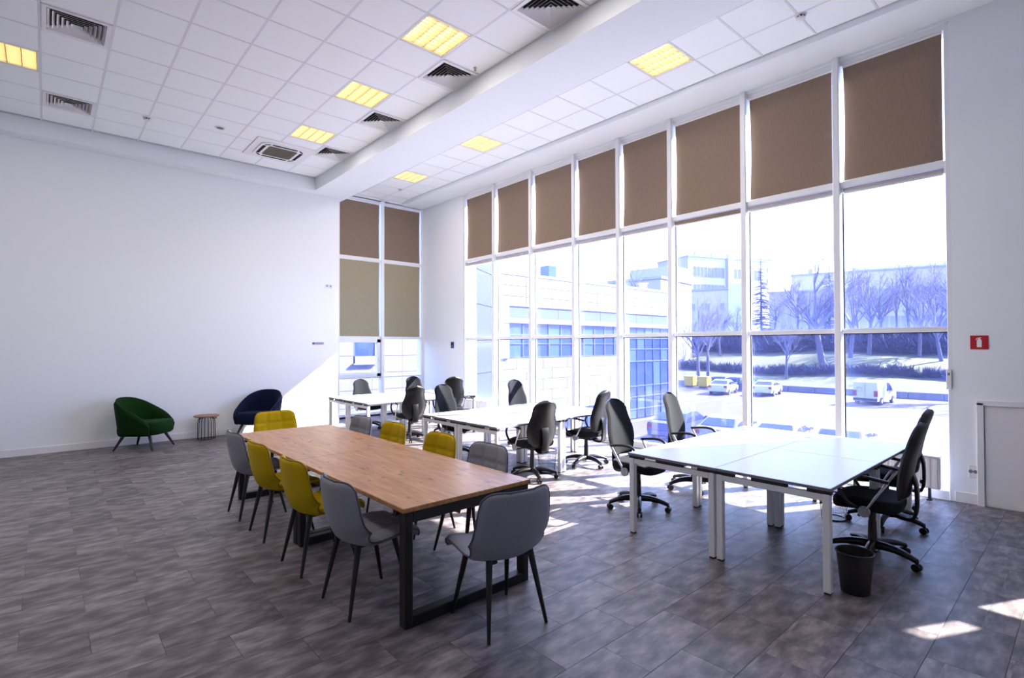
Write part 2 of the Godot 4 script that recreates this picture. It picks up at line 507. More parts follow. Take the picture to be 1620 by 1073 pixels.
func build_ceiling() -> void:
	# structural slab above, beam and soffits of plaster
	var m := MB.new()
	m.box2(Vector3(RX0 - 0.2, 5.75, FAR - 0.25), Vector3(8.0, 6.0, RZ1 + 0.2))
	m.box2(Vector3(BX0, BEAM, FAR - 0.05), Vector3(BX1, 5.76, RZ1))
	m.box2(Vector3(RX0, BEAM, BACK - 0.02), Vector3(BX0, 5.76, -11.28))
	m.box2(Vector3(6.97, BORDER, FAR - 0.05), Vector3(WX + 0.12, 5.76, RZ1))
	var ceil := struct("ceiling", m.done(), M.wall)
	# hall: cells with their near corner at x0, z0 reaching to -z
	var tile := MB.new(); tile.cbox(Vector3(0, 0.008, 0), Vector3(T - 0.022, 0.016, T - 0.022), 0.003)
	var tm := tile.done()
	var rest := MB.new()
	for i in range(-10, 7):
		for j in range(-19, 8):
			var x0 := -0.0775 + i * T; var z0 := -6.756 - j * T
			if x0 < RX0 or x0 + T > BX0 + 0.06 or z0 > RZ1 or z0 - T < -11.6: continue
			if cell_taken(LAMPS, x0, z0) or cell_taken(VENTS, x0, z0): continue
			var zc := z0 - T / 2; var dz := T
			if z0 - T < -11.28: zc = (z0 - 11.28) / 2; dz = z0 + 11.28
			if dz < 0.05: continue
			if i >= 4 and i <= 5 and j >= 4 and z0 < -9.2 and z0 > -10.7 and i == 4: pass
			var c := Vector3(x0 + T / 2, CEIL, zc)
			if x0 > -1.5 and z0 < -2.2:
				if dz < T - 0.01:
					var q := MB.new(); q.cbox(Vector3(0, 0.008, 0), Vector3(T - 0.022, 0.016, dz - 0.012), 0.003)
					part(ceil, "ceiling_tile", q.done(), M.tile, c)
				else: part(ceil, "ceiling_tile", tm, M.tile, c)
			else: rest.cbox(c + Vector3(0, 0.008, 0), Vector3(T - 0.022, 0.016, dz - 0.022), 0.003)
	var o := part(ceil, "far_ceiling_tiles", rest.done(), M.tile)
	o.set_meta("kind", "stuff")
	for i in range(-9, 7):
		var x := -0.0775 + i * T
		part(ceil, "grid_bar", bx(Vector3(x - 0.012, CEIL - 0.001, -11.28), Vector3(x + 0.012, CEIL + 0.03, RZ1)), M.tbar)
	for j in range(-18, 8):
		var z := -6.756 - j * T
		part(ceil, "grid_bar", bx(Vector3(RX0, CEIL - 0.0005, z - 0.009), Vector3(BX0, CEIL + 0.03, z + 0.009)), M.tbar)
	part(ceil, "grid_bar", bx(Vector3(RX0, CEIL - 0.002, -11.28), Vector3(BX0, CEIL + 0.03, -11.265)), M.tbar)
	part(ceil, "grid_bar", bx(Vector3(BX0 - 0.02, CEIL - 0.002, -11.28), Vector3(BX0, CEIL + 0.03, RZ1)), M.tbar)
	# the strip along the windows
	var xs := [BX1 + 0.0, 5.75, 6.385, 6.97]
	for i in 3:
		var wx: float = xs[i + 1] - xs[i]
		var q := MB.new(); q.cbox(Vector3(0, 0.008, 0), Vector3(wx - 0.022, 0.016, T - 0.022), 0.003)
		var qm := q.done()
		for j in range(-13, 14):
			var z0 := -3.51 - j * T
			if z0 > RZ1 or z0 < FAR + 0.05: continue
			var dz: float = min(T, z0 - (FAR + 0.05))
			if i == 1 and cell_taken(STRIP_LAMPS, 5.75, z0): continue
			var c := Vector3(xs[i] + wx / 2, STRIP, z0 - dz / 2)
			if dz < T - 0.02 or z0 > 0.0:
				var r := bx(Vector3(-wx / 2 + 0.01, 0, -dz / 2 + 0.01), Vector3(wx / 2 - 0.01, 0.016, dz / 2 - 0.01))
				part(ceil, "ceiling_tile", r, M.tile, c)
			else: part(ceil, "ceiling_tile", qm, M.tile, c)
	for x in [5.75, 6.385]:
		part(ceil, "grid_bar", bx(Vector3(x - 0.012, STRIP - 0.001, FAR), Vector3(x + 0.012, STRIP + 0.03, RZ1)), M.tbar)
	for j in range(-13, 14):
		var z := -3.51 - j * T
		part(ceil, "grid_bar", bx(Vector3(BX1, STRIP - 0.0005, z - 0.009), Vector3(6.97, STRIP + 0.03, z + 0.009)), M.tbar)

func louver_lamp(c: Vector3, along_x: bool, label: String, group: String, with_light := true) -> Node3D:
	var o := thing("ceiling_light", label, "ceiling light", c, PI / 2 if along_x else 0.0, group)
	var s := T / 2 - 0.012
	var m := MB.new()
	for a in [-1.0, 1.0]:
		m.box2(Vector3(a * s, 0, -s), Vector3(a * (s - 0.02), 0.09, s))
		m.box2(Vector3(-s, 0, a * s), Vector3(s, 0.09, a * (s - 0.02)))
	m.box2(Vector3(-s, 0.085, -s), Vector3(s, 0.09, s))
	part(o, "housing", m.done(), M.lamp_metal)
	var w := (2 * s - 0.04) / 4
	for k in 4:
		var x := -s + 0.02 + w * (k + 0.5)
		m = MB.new(); m.tube([Vector3(x, 0.058, -s + 0.02), Vector3(x, 0.058, s - 0.02)], 0.022, 8)
		part(o, "tube_lamp", m.done(), M.tube_glow)
		m = MB.new()
		for e in [-1.0, 1.0]:
			var xe: float = x + e * w / 2
			var g := []
			for q in 5:
				var f := q / 4.0
				var xx: float = xe - e * (0.004 + 0.035 * f * f); var yy := 0.004 + 0.076 * f
				g.append([Vector3(xx, yy, -s + 0.02), Vector3(xx, yy, s - 0.02)])
			m.grid(g, e < 0)
		part(o, "reflector", m.done(), M.lamp_metal)
		m = MB.new()
		for q in 9:
			var z := -s + 0.02 + (2 * s - 0.04) * (q + 0.5) / 9.0
			m.box2(Vector3(x - w / 2 + 0.004, 0.004, z - 0.003), Vector3(x + w / 2 - 0.004, 0.034, z + 0.003))
		part(o, "louver", m.done(), M.lamp_metal)
	if with_light:
		var l := AreaLight3D.new()
		l.name = "lamp_light"
		l.area_size = Vector2(0.56, 0.56)
		l.light_color = Color(1.0, 0.96, 0.93); l.light_energy = 1.3
		l.area_range = 20.0
		l.shadow_enabled = true
		o.add_child(l)
		l.position = Vector3(0, -0.006, 0)
		l.rotation.x = -PI / 2
	return o

func build_ceiling_fittings() -> void:
	var desc := ["square louvred ceiling light above the oak table, nearest of its row", "square louvred ceiling light in the middle of the row over the oak table", "square louvred ceiling light beside the ceiling air-conditioning unit", "square louvred ceiling light cut off by the left edge of the photo"]
	for k in LAMPS.size():
		var e: Array = LAMPS[k]
		louver_lamp(Vector3(e[0] + T / 2, CEIL, e[1] - T / 2), false, desc[k] if k < 4 else "square louvred ceiling light of the hall outside the picture", "hall ceiling lights" if k < 4 else "hall ceiling lights outside the picture")
	var d2 := ["square louvred ceiling light nearest along the window strip, one cell dark", "square louvred ceiling light in the middle of the window strip", "square louvred ceiling light at the far end of the window strip"]
	for k in 3:
		var e: Array = STRIP_LAMPS[k]
		louver_lamp(Vector3(e[0] + T / 2, STRIP, e[1] - T / 2), false, d2[k], "window strip ceiling lights")
	# supply-air diffusers
	var proto: Node3D
	var dv := ["square air diffuser at the upper left corner of the photo", "square air diffuser below the one at the upper left corner", "square air diffuser beside the nearest lit lamp of the oak table row", "square air diffuser beside the middle lamp of the oak table row", "square air diffuser beside the ceiling air-conditioning unit", "square air diffuser cut off by the top edge of the photo"]
	for k in VENTS.size():
		var e: Array = VENTS[k]
		var at := Vector3(e[0] + T / 2, CEIL, e[1] - T / 2)
		if k > 0:
			copy(proto, dv[k], at, 0)
			continue
		proto = thing("air_diffuser", dv[0], "air vent", at, 0, "hall air diffusers")
		var s := T / 2 - 0.014
		part(proto, "duct", bx(Vector3(-s + 0.04, 0.05, -s + 0.04), Vector3(s - 0.04, 0.16, s - 0.04)), M.vent_dark)
		var m := MB.new()
		for a in [-1.0, 1.0]:
			m.box2(Vector3(a * s, -0.006, -s), Vector3(a * (s - 0.045), 0.012, s))
			m.box2(Vector3(-s + 0.045, -0.006, a * s), Vector3(s - 0.045, 0.012, a * (s - 0.045)))
		part(proto, "frame", m.done(), M.trim)
		for r in 6:
			var ro := s - 0.05 - r * 0.040
			var ri := ro - 0.030
			m = MB.new()
			for q in 4:
				m.xf = Transform3D(Basis(Vector3.UP, q * PI / 2), Vector3.ZERO)
				# blade slopes up towards the middle
				m.quad(Vector3(-ro, -0.008, ro), Vector3(ro, -0.008, ro), Vector3(ri, 0.030, ri), Vector3(-ri, 0.030, ri), Vector3(0, -0.7, -0.7))
				m.quad(Vector3(-ro, -0.005, ro), Vector3(ro, -0.005, ro), Vector3(ri, 0.033, ri), Vector3(-ri, 0.033, ri), Vector3(0, 0.7, 0.7))
				m.quad(Vector3(-ro, -0.008, ro), Vector3(ro, -0.008, ro), Vector3(ro, -0.005, ro), Vector3(-ro, -0.005, ro), Vector3(0, 0, 1))
			part(proto, "blade", m.done(), M.trim)
			m = MB.new()
			for q in 4:
				m.xf = Transform3D(Basis(Vector3.UP, q * PI / 2), Vector3.ZERO)
				m.quad(Vector3(-ro, -0.0035, ro + 0.001), Vector3(ro, -0.0035, ro + 0.001), Vector3(ri, 0.0345, ri + 0.001), Vector3(-ri, 0.0345, ri + 0.001), Vector3(0, 0.7, 0.7))
			part(proto, "blade_shade", m.done(), M.vent_dark)  # dark sheet over each blade, painting the shade inside the diffuser
	# cassette air conditioner
	var ac := thing("ceiling_air_conditioner", "white square cassette air conditioner with brown centre grille in the ceiling", "air conditioner", Vector3(3.235, CEIL - 0.012, -10.14))
	var m := MB.new()
	var oct := func(h: float, c: float) -> PackedVector2Array: return PackedVector2Array([Vector2(-h + c, -h), Vector2(h - c, -h), Vector2(h, -h + c), Vector2(h, h - c), Vector2(h - c, h), Vector2(-h + c, h), Vector2(-h, h - c), Vector2(-h, -h + c)])
	m.xf = Transform3D(Basis(Vector3.RIGHT, PI / 2), Vector3.ZERO)
	m.prism(PackedVector2Array([Vector2(-0.51, -0.51), Vector2(0.51, -0.51), Vector2(0.51, 0.51), Vector2(-0.51, 0.51)]), -0.014, 0.006)
	part(ac, "panel", m.done(), M.trim)
	m = MB.new()
	m.xf = Transform3D(Basis(Vector3.RIGHT, PI / 2), Vector3.ZERO)
	m.prism(oct.call(0.39, 0.10), 0.006, 0.022)
	part(ac, "fascia", m.done(), M.trim)
	m = MB.new()
	m.xf = Transform3D(Basis(Vector3.RIGHT, PI / 2), Vector3.ZERO)
	m.prism(oct.call(0.25, 0.03), 0.020, 0.026)
	var gr := part(ac, "grille", m.done(), M.grille)
	for k in 11:
		var z := -0.22 + k * 0.044
		part(gr, "grille_bar", bx(Vector3(-0.235, -0.030, z - 0.006), Vector3(0.235, -0.025, z + 0.006)), M.grille)
	for q in 4:
		m = MB.new()
		m.xf = Transform3D(Basis(Vector3.UP, q * PI / 2), Vector3.ZERO)
		m.cbox(Vector3(0, -0.022, 0.325), Vector3(0.44, 0.006, 0.055), 0.002)
		part(ac, "air_slot", m.done(), M.vent_dark)
		m = MB.new()
		m.xf = Transform3D(Basis(Vector3.UP, q * PI / 2 + PI / 4), Vector3.ZERO)
		m.cbox(Vector3(0, -0.022, 0.415), Vector3(0.11, 0.006, 0.035), 0.002)
		part(ac, "air_slot", m.done(), M.vent_dark)
	# detectors and sprinkler
	var det := func(at: Vector3, label: String, r: float) -> void:
		var o := thing("smoke_detector", label, "smoke detector", at, 0, "smoke detectors")
		var p := MB.new(); p.lathe([Vector2(0.001, -0.012), Vector2(r, -0.012), Vector2(r * 1.05, 0.0)], Vector3.ZERO, 18)
		part(o, "base", p.done(), M.socket)
		p = MB.new(); p.lathe([Vector2(0.001, -0.058), Vector2(r * 0.5, -0.056), Vector2(r * 0.78, -0.045), Vector2(r * 0.82, -0.036)], Vector3.ZERO, 18)
		part(o, "head", p.done(), M.socket)
		p = MB.new(); p.lathe([Vector2(r * 0.62, -0.037), Vector2(r * 0.62, -0.010)], Vector3.ZERO, 18)
		part(o, "smoke_gap", p.done(), M.vent_dark)
		for k in 8:
			p = MB.new(); p.xf = Transform3D(Basis(Vector3.UP, TAU * k / 8), Vector3.ZERO)
			p.box2(Vector3(-0.006, -0.040, r * 0.6), Vector3(0.006, -0.010, r * 0.82))
			part(o, "rib", p.done(), M.socket)
	det.call(Vector3(1.18, CEIL - 0.002, -10.02), "round smoke detector on the tiled ceiling near the long white wall", 0.06)
	det.call(Vector3(6.42, STRIP - 0.002, -2.22), "round smoke detector on the window strip ceiling at the upper right", 0.06)
	det.call(Vector3(6.34, STRIP - 0.002, -11.13), "round smoke detector beyond the last lamp of the window strip", 0.06)
	var o2 := thing("ceiling_speaker", "small flat round speaker in the ceiling beside the smoke detector", "speaker", Vector3(2.139, CEIL, -9.69))
	var p2 := MB.new(); p2.lathe([Vector2(0.055, -0.004), Vector2(0.062, -0.014), Vector2(0.075, -0.012), Vector2(0.08, 0.0)], Vector3.ZERO, 20)
	part(o2, "rim", p2.done(), M.socket)
	p2 = MB.new(); p2.lathe([Vector2(0.001, -0.010), Vector2(0.056, -0.005)], Vector3.ZERO, 20)
	part(o2, "mesh_cover", p2.done(), M.grille)
	o2 = thing("sprinkler", "tiny brass sprinkler head beside an air diffuser near the beam", "sprinkler", Vector3(4.18, CEIL, -5.40))
	p2 = MB.new(); p2.lathe([Vector2(0.001, -0.006), Vector2(0.028, -0.006), Vector2(0.03, 0.0)], Vector3.ZERO, 14)
	part(o2, "rosette", p2.done(), M.chrome)
	p2 = MB.new(); p2.lathe([Vector2(0.008, 0.0), Vector2(0.008, -0.03), Vector2(0.018, -0.032), Vector2(0.018, -0.035), Vector2(0.001, -0.036)], Vector3.ZERO, 12)
	part(o2, "head", p2.done(), mat(rgb(176, 132, 60), 0.35, 0.8))

# ------------------------------------------------------------------ windows
func build_windows() -> void:
	# window wall: mullions, transoms, panes
	var w := struct("window_1", bx(Vector3(7.64, HEAD - 0.045, WZ1), Vector3(GX + 0.04, HEAD + 0.03, WZ0)), M.window_frame)
	for z in MULLIONS:
		var m := MB.new(); m.cbox(Vector3(7.65, 2.72, z), Vector3(0.18, 5.46, 0.075), 0.006)
		part(w, "mullion", m.done(), M.window_frame)
	for z in [WZ0 - 0.02, WZ1 + 0.03]:
		var m := MB.new(); m.cbox(Vector3(7.665, 2.70, z), Vector3(0.13, 5.4, 0.05), 0.005)
		part(w, "jamb", m.done(), M.window_frame)
	var edges := [WZ0 - 0.04]
	for z in MULLIONS: edges.append_array([z + 0.037, z - 0.037])
	edges.append(WZ1 + 0.05)
	var nth := ["first", "second", "third", "fourth", "fifth", "sixth", "seventh", "eighth"]
	for k in 8:
		var za: float = edges[2 * k]; var zb: float = edges[2 * k + 1]
		for e in [[T1, 0.035], [T2, 0.03], [0.05, 0.05]]:
			var m := MB.new(); m.cbox(Vector3(GX - 0.035, e[0], (za + zb) / 2), Vector3(0.11, e[1] * 2, za - zb), 0.004)
			part(w, "transom", m.done(), M.window_frame)
		for e in [[0.10, T2 - 0.03], [T2 + 0.03, T1 - 0.035], [T1 + 0.035, HEAD - 0.045]]:
			part(w, "pane", bx(Vector3(GX - 0.001, e[0], zb), Vector3(GX + 0.001, e[1], za)).duplicate() if false else pane_mesh(zb, za, e[0], e[1]), M.glass)
			if e[0] < T1:
				var g := MB.new()
				g.box2(Vector3(GX - 0.012, e[1] - 0.012, zb), Vector3(GX - 0.004, e[1], za))
				g.box2(Vector3(GX - 0.012, e[0], zb), Vector3(GX - 0.004, e[1], zb + 0.012))
				part(w, "gasket", g.done(), M.gasket)
		# roller blind, lowered over the top lights
		var b := thing("roller_blind", "brown roller blind lowered over the top light of the %s window bay from the right" % nth[k], "roller blind", Vector3(7.655, 0, (za + zb) / 2), 0, "brown roller blinds over the top lights")
		var hw := (za - zb) / 2 - 0.028
		var mb := MB.new()
		var g2 := []
		for r in 13:
			var f := r / 12.0
			var row := []
			for c in 7:
				var u := c / 6.0 * 2 - 1
				var bow := 0.012 * sin(PI * f) * (1.0 if u < 0 else 0.35)
				row.append(Vector3(0.012 * absf(u) ** 6 * sin(PI * f), lerpf(T1 + 0.045, HEAD - 0.06, f), u * (hw - bow)))
			g2.append(row)
		mb.grid(g2, true)
		part(b, "fabric", mb.done(), M.blind)
		mb = MB.new(); mb.tube([Vector3(0, HEAD - 0.06, -hw), Vector3(0, HEAD - 0.06, hw)], 0.018, 10)
		part(b, "roller", mb.done(), M.trim)
		mb = MB.new(); mb.cbox(Vector3(0, T1 + 0.047, 0), Vector3(0.012, 0.022, hw * 2), 0.003)
		part(b, "hem_bar", mb.done(), M.trim)
		# lower blind, rolled up under the transom
		b = thing("roller_blind", "rolled-up blind under the upper transom of the %s window bay from the right" % nth[k], "roller blind", Vector3(7.645, T1 - 0.075, (za + zb) / 2), 0, "rolled-up blinds under the upper transom")
		mb = MB.new(); mb.tube([Vector3(0, 0, -hw), Vector3(0, 0, hw)], 0.026, 12)
		part(b, "rolled_fabric", mb.done(), M.blind if k == 2 else M.blind_roll)
		mb = MB.new()
		mb.box2(Vector3(-0.004, -0.045, -hw), Vector3(0.004, -0.022, hw))
		part(b, "hem_bar", mb.done(), M.trim)
		for s in [-1.0, 1.0]:
			part(b, "bracket", bx(Vector3(-0.03, -0.03, s * (hw + 0.012) - 0.006), Vector3(0.03, 0.042, s * (hw + 0.012) + 0.006)), M.trim)
		if k > 0 and k < 7: continue
		# radiator on feet in front of the glass
		var rd := thing("radiator", "low white radiator at the foot of the %s window bay from the right" % nth[k], "radiator", Vector3(7.47, 0, (za + zb) / 2), 0, "low radiators along the windows")
		var rl := (za - zb) / 2 - 0.06
		var nf := 14
		mb = MB.new(); mb.cbox(Vector3(0, 0.31, 0), Vector3(0.05, 0.36, rl * 2), 0.01)
		part(rd, "panel", mb.done(), M.radiator)
		mb = MB.new()
		for q in nf:
			var z := -rl + 0.04 + (2 * rl - 0.08) * q / (nf - 1)
			mb.cbox(Vector3(-0.028, 0.31, z), Vector3(0.012, 0.32, 0.035), 0.004)
		part(rd, "rib", mb.done(), M.radiator)
		part(rd, "top_grille", bx(Vector3(-0.045, 0.488, -rl), Vector3(0.045, 0.5, rl)), M.radiator)
		for s in [-1.0, 1.0]:
			mb = MB.new()
			mb.box2(Vector3(-0.02, 0.0, s * (rl - 0.1) - 0.012), Vector3(0.02, 0.14, s * (rl - 0.1) + 0.012))
			mb.box2(Vector3(-0.05, 0.0, s * (rl - 0.1) - 0.02), Vector3(0.05, 0.012, s * (rl - 0.1) + 0.02))
			part(rd, "foot", mb.done(), M.dark_foot)
	# small windows in the far corner
	var xs := [5.02, 6.325, 6.43, WX]
	var v := struct("window_2", bx(Vector3(5.02, 5.40, FAR - 0.04), Vector3(WX, 5.46, FAR + 0.05)), M.window_frame)
	part(v, "mullion", bx(Vector3(6.345, 0.0, FAR - 0.05), Vector3(6.42, 5.44, FAR + 0.12)), M.window_frame)
	part(v, "jamb", bx(Vector3(7.53, 0.0, FAR - 0.05), Vector3(WX, 5.44, FAR + 0.08)), M.window_frame)
	for k in 2:
		var a: float = [5.02, 6.42][k]; var b: float = [6.345, 7.53][k]
		for y in [3.93, 1.97]:
			part(v, "transom", bx(Vector3(a, y - 0.03, FAR - 0.03), Vector3(b, y + 0.03, FAR + 0.07)), M.window_frame)
		part(v, "transom", bx(Vector3(a, 0.955, FAR - 0.03), Vector3(b, 0.985, FAR + 0.05)), M.window_frame)
		part(v, "transom", bx(Vector3(a, 0.0, FAR - 0.03), Vector3(b, 0.10, FAR + 0.05)), M.window_frame)
		for e in [[0.10, 0.955], [0.985, 1.94], [2.0, 3.90], [3.96, 5.40]]:
			var pm := MB.new(); pm.quad(Vector3(a, e[0], FAR), Vector3(b, e[0], FAR), Vector3(b, e[1], FAR), Vector3(a, e[1], FAR), Vector3(0, 0, 1))
			part(v, "pane", pm.done(), M.glass)
		for e in [[3.965, 5.36, M.blind, "brown roller blind over the top light"], [1.99, 3.89, M.blind_low, "pale brown roller blind over the middle light"]]:
			var bl := thing("roller_blind", e[3] + (" of the left far-corner window" if k == 0 else " of the right far-corner window"), "roller blind", Vector3((a + b) / 2, 0, FAR + 0.055), 0, "roller blinds of the small windows")
			var hw := (b - a) / 2 - 0.03
			var mb := MB.new()
			var g := []
			for r in 13:
				var f := r / 12.0
				var row := []
				for c in 7:
					var u := c / 6.0 * 2 - 1
					var bow := 0.014 * sin(PI * f) * (1.0 if u > 0 else 0.2)
					row.append(Vector3(u * (hw - bow), lerpf(e[0], e[1], f), 0.008 * absf(u) ** 6 * sin(PI * f)))
				g.append(row)
			mb.grid(g)
			part(bl, "fabric", mb.done(), e[2])
			mb = MB.new(); mb.tube([Vector3(-hw, e[1], 0), Vector3(hw, e[1], 0)], 0.017, 10)
			part(bl, "roller", mb.done(), M.trim)
			mb = MB.new(); mb.cbox(Vector3(0, e[0], 0), Vector3(hw * 2, 0.022, 0.012), 0.003)
			part(bl, "hem_bar", mb.done(), M.trim)
	# the opening sash
	var sash := MB.new()
	for s in [[Vector3(5.03, 0.985, 0), Vector3(6.335, 1.075, 0)], [Vector3(5.03, 1.85, 0), Vector3(6.335, 1.94, 0)], [Vector3(5.03, 1.0, 0), Vector3(5.12, 1.93, 0)], [Vector3(6.245, 1.0, 0), Vector3(6.335, 1.93, 0)]]:
		sash.box2(s[0] + Vector3(0, 0, FAR - 0.02), s[1] + Vector3(0, 0, FAR + 0.085))
	part(v, "sash", sash.done(), M.window_frame)
	var hd := MB.new()
	hd.box2(Vector3(6.28, 1.42, FAR + 0.085), Vector3(6.305, 1.50, FAR + 0.10)); hd.box2(Vector3(6.283, 1.36, FAR + 0.10), Vector3(6.302, 1.47, FAR + 0.118))
	part(v, "handle", hd.done(), M.trim)
	# panes of the two unseen openings added to throw sun patches on the floor
	var u3 := struct("window_3", bx(Vector3(7.62, 2.36, 0.92), Vector3(7.67, 2.38, 1.18)), M.window_frame)
	for e in [[2.00, 2.36, 0.92], [2.56, 2.92, 1.02]]:
		part(u3, "pane", pane_mesh(e[2], 1.18, e[0], e[1], 7.66), M.glass)

func pane_mesh(za: float, zb: float, y0: float, y1: float, x := GX) -> ArrayMesh:
	var m := MB.new()
	m.quad(Vector3(x, y0, za), Vector3(x, y0, zb), Vector3(x, y1, zb), Vector3(x, y1, za), Vector3(-1, 0, 0))
	return m.done()


func catmull(p: Array, f: float) -> Variant:
	var m := p.size() - 1
	var s := clampf(f, 0.0, 1.0) * m
	var k: int = mini(int(s), m - 1)
	var t := s - k
	var a = p[maxi(k - 1, 0)]; var b = p[k]; var c = p[k + 1]; var d = p[mini(k + 2, m)]
	return 0.5 * ((2.0 * b) + (c - a) * t + (2.0 * a - 5.0 * b + 4.0 * c - d) * t * t + (3.0 * b - a - 3.0 * c + d) * t * t * t)

func smooth_path(p: Array, count: int) -> Array:
	var out := []
	for k in count: out.append(catmull(p, float(k) / (count - 1)))
	return out

# ------------------------------------------------------------------ oak tables and shell chairs
var chair_meshes := {}
func make_chair_meshes() -> void:
	var prof := [Vector2(0.245, 0.432), Vector2(0.235, 0.462), Vector2(0.13, 0.468), Vector2(-0.01, 0.452), Vector2(-0.125, 0.452), Vector2(-0.19, 0.49), Vector2(-0.222, 0.575), Vector2(-0.243, 0.68), Vector2(-0.262, 0.785), Vector2(-0.275, 0.872)]
	var wid := [0.215, 0.245, 0.262, 0.268, 0.272, 0.280, 0.284, 0.276, 0.262, 0.240]
	var NR := 61; var NC := 29
	var inner := []; var outer := []; var rim_l := []; var rim_r := []
	for r in NR:
		var f := r / float(NR - 1)
		var p: Vector2 = catmull(prof, f)
		var q: Vector2 = catmull(prof, minf(f + 0.01, 1.0)) - catmull(prof, maxf(f - 0.01, 0.0))
		q = q.normalized()
		var nn := Vector3(0, -q.x, q.y)   # towards the sitter
		if nn.y < -0.2 and f < 0.5: nn = -nn
		var w: float = catmull(wid, f)
		var back := smoothstep(0.40, 0.62, f)
		var wrap := lerpf(0.026, 0.060, back) + 0.045 * exp(-pow((f - 0.55) / 0.10, 2.0))
		var th := 0.028 * pow(1.0 - pow(absf(2 * f - 1), 12.0), 0.5)
		var ri := []; var ro := []
		for c in NC:
			var u := c / float(NC - 1) * 2 - 1
			var au := absf(u)
			# the outline rounds off at the top corners and at the front of the seat
			var drop := 0.0
			if f > 0.92: drop = -0.035 * pow(au, 8.0) * smoothstep(0.92, 1.0, f)
			var base := Vector3(u * w, p.y + drop, p.x) + nn * wrap * u * u
			var puff := pow(1.0 - pow(au, 8.0), 0.5)
			var quilt := 0.0
			for line in [-0.36, 0.36]: quilt += exp(-pow((u - line) / 0.075, 2.0))
			for line in [0.16, 0.34, 0.66, 0.82]: quilt += exp(-pow((f - line) / 0.016, 2.0))
			ri.append(base + nn * (th * puff * 1.15 - 0.012 * minf(quilt, 1.0) * puff))
			ro.append(base - nn * th * puff)
			if c == 0: rim_l.append(base)
			if c == NC - 1: rim_r.append(base)
		inner.append(ri); outer.append(ro)
	var m := MB.new()
	m.grid(outer, false)
	chair_meshes.shell = m.done()
	var cut := 30
	m = MB.new(); m.grid(inner.slice(0, cut + 1), true)
	chair_meshes.seat = m.done()
	m = MB.new(); m.grid(inner.slice(cut, NR), true)
	chair_meshes.backrest = m.done()
	var loop := []
	loop.append_array(rim_l)
	for c in range(1, NC - 1): loop.append((inner[NR - 1][c] + outer[NR - 1][c]) / 2)
	rim_r.reverse(); loop.append_array(rim_r)
	for c in range(NC - 2, 0, -1): loop.append((inner[0][c] + outer[0][c]) / 2)
	m = MB.new(); m.tube(loop, 0.0065, 6, true)
	chair_meshes.piping = m.done()
	chair_meshes.legs = []
	for sx in [-1.0, 1.0]:
		for sz in [-1.0, 1.0]:
			m = MB.new()
			var top := Vector3(sx * 0.155, 0.445, sz * 0.13 - 0.01); var foot := Vector3(sx * 0.215, 0.0, sz * 0.225 - 0.005)
			m.tube([top, top.lerp(foot, 0.12), foot], [0.021, 0.020, 0.0105], 10)
			chair_meshes.legs.append(m.done())
	m = MB.new()
	for sx in [-1.0, 1.0]: m.cbox(Vector3(sx * 0.13, 0.432, -0.01), Vector3(0.05, 0.02, 0.30), 0.004)
	m.cbox(Vector3(0, 0.430, 0.0), Vector3(0.27, 0.016, 0.05), 0.004)
	chair_meshes.brace = m.done()

func shell_chair(called: String, label: String, group: String, at: Vector3, turn: float, cloth_m: Material, pipe_m: Material) -> Node3D:
	var o := thing(called, label, "chair", at, turn, group)
	part(o, "shell", chair_meshes.shell, cloth_m)
	part(o, "seat", chair_meshes.seat, cloth_m)
	part(o, "backrest", chair_meshes.backrest, cloth_m)
	part(o, "piping", chair_meshes.piping, pipe_m)
	part(o, "brace", chair_meshes.brace, M.black_leg)
	for k in 4: part(o, "leg", chair_meshes.legs[k], M.black_leg)
	return o

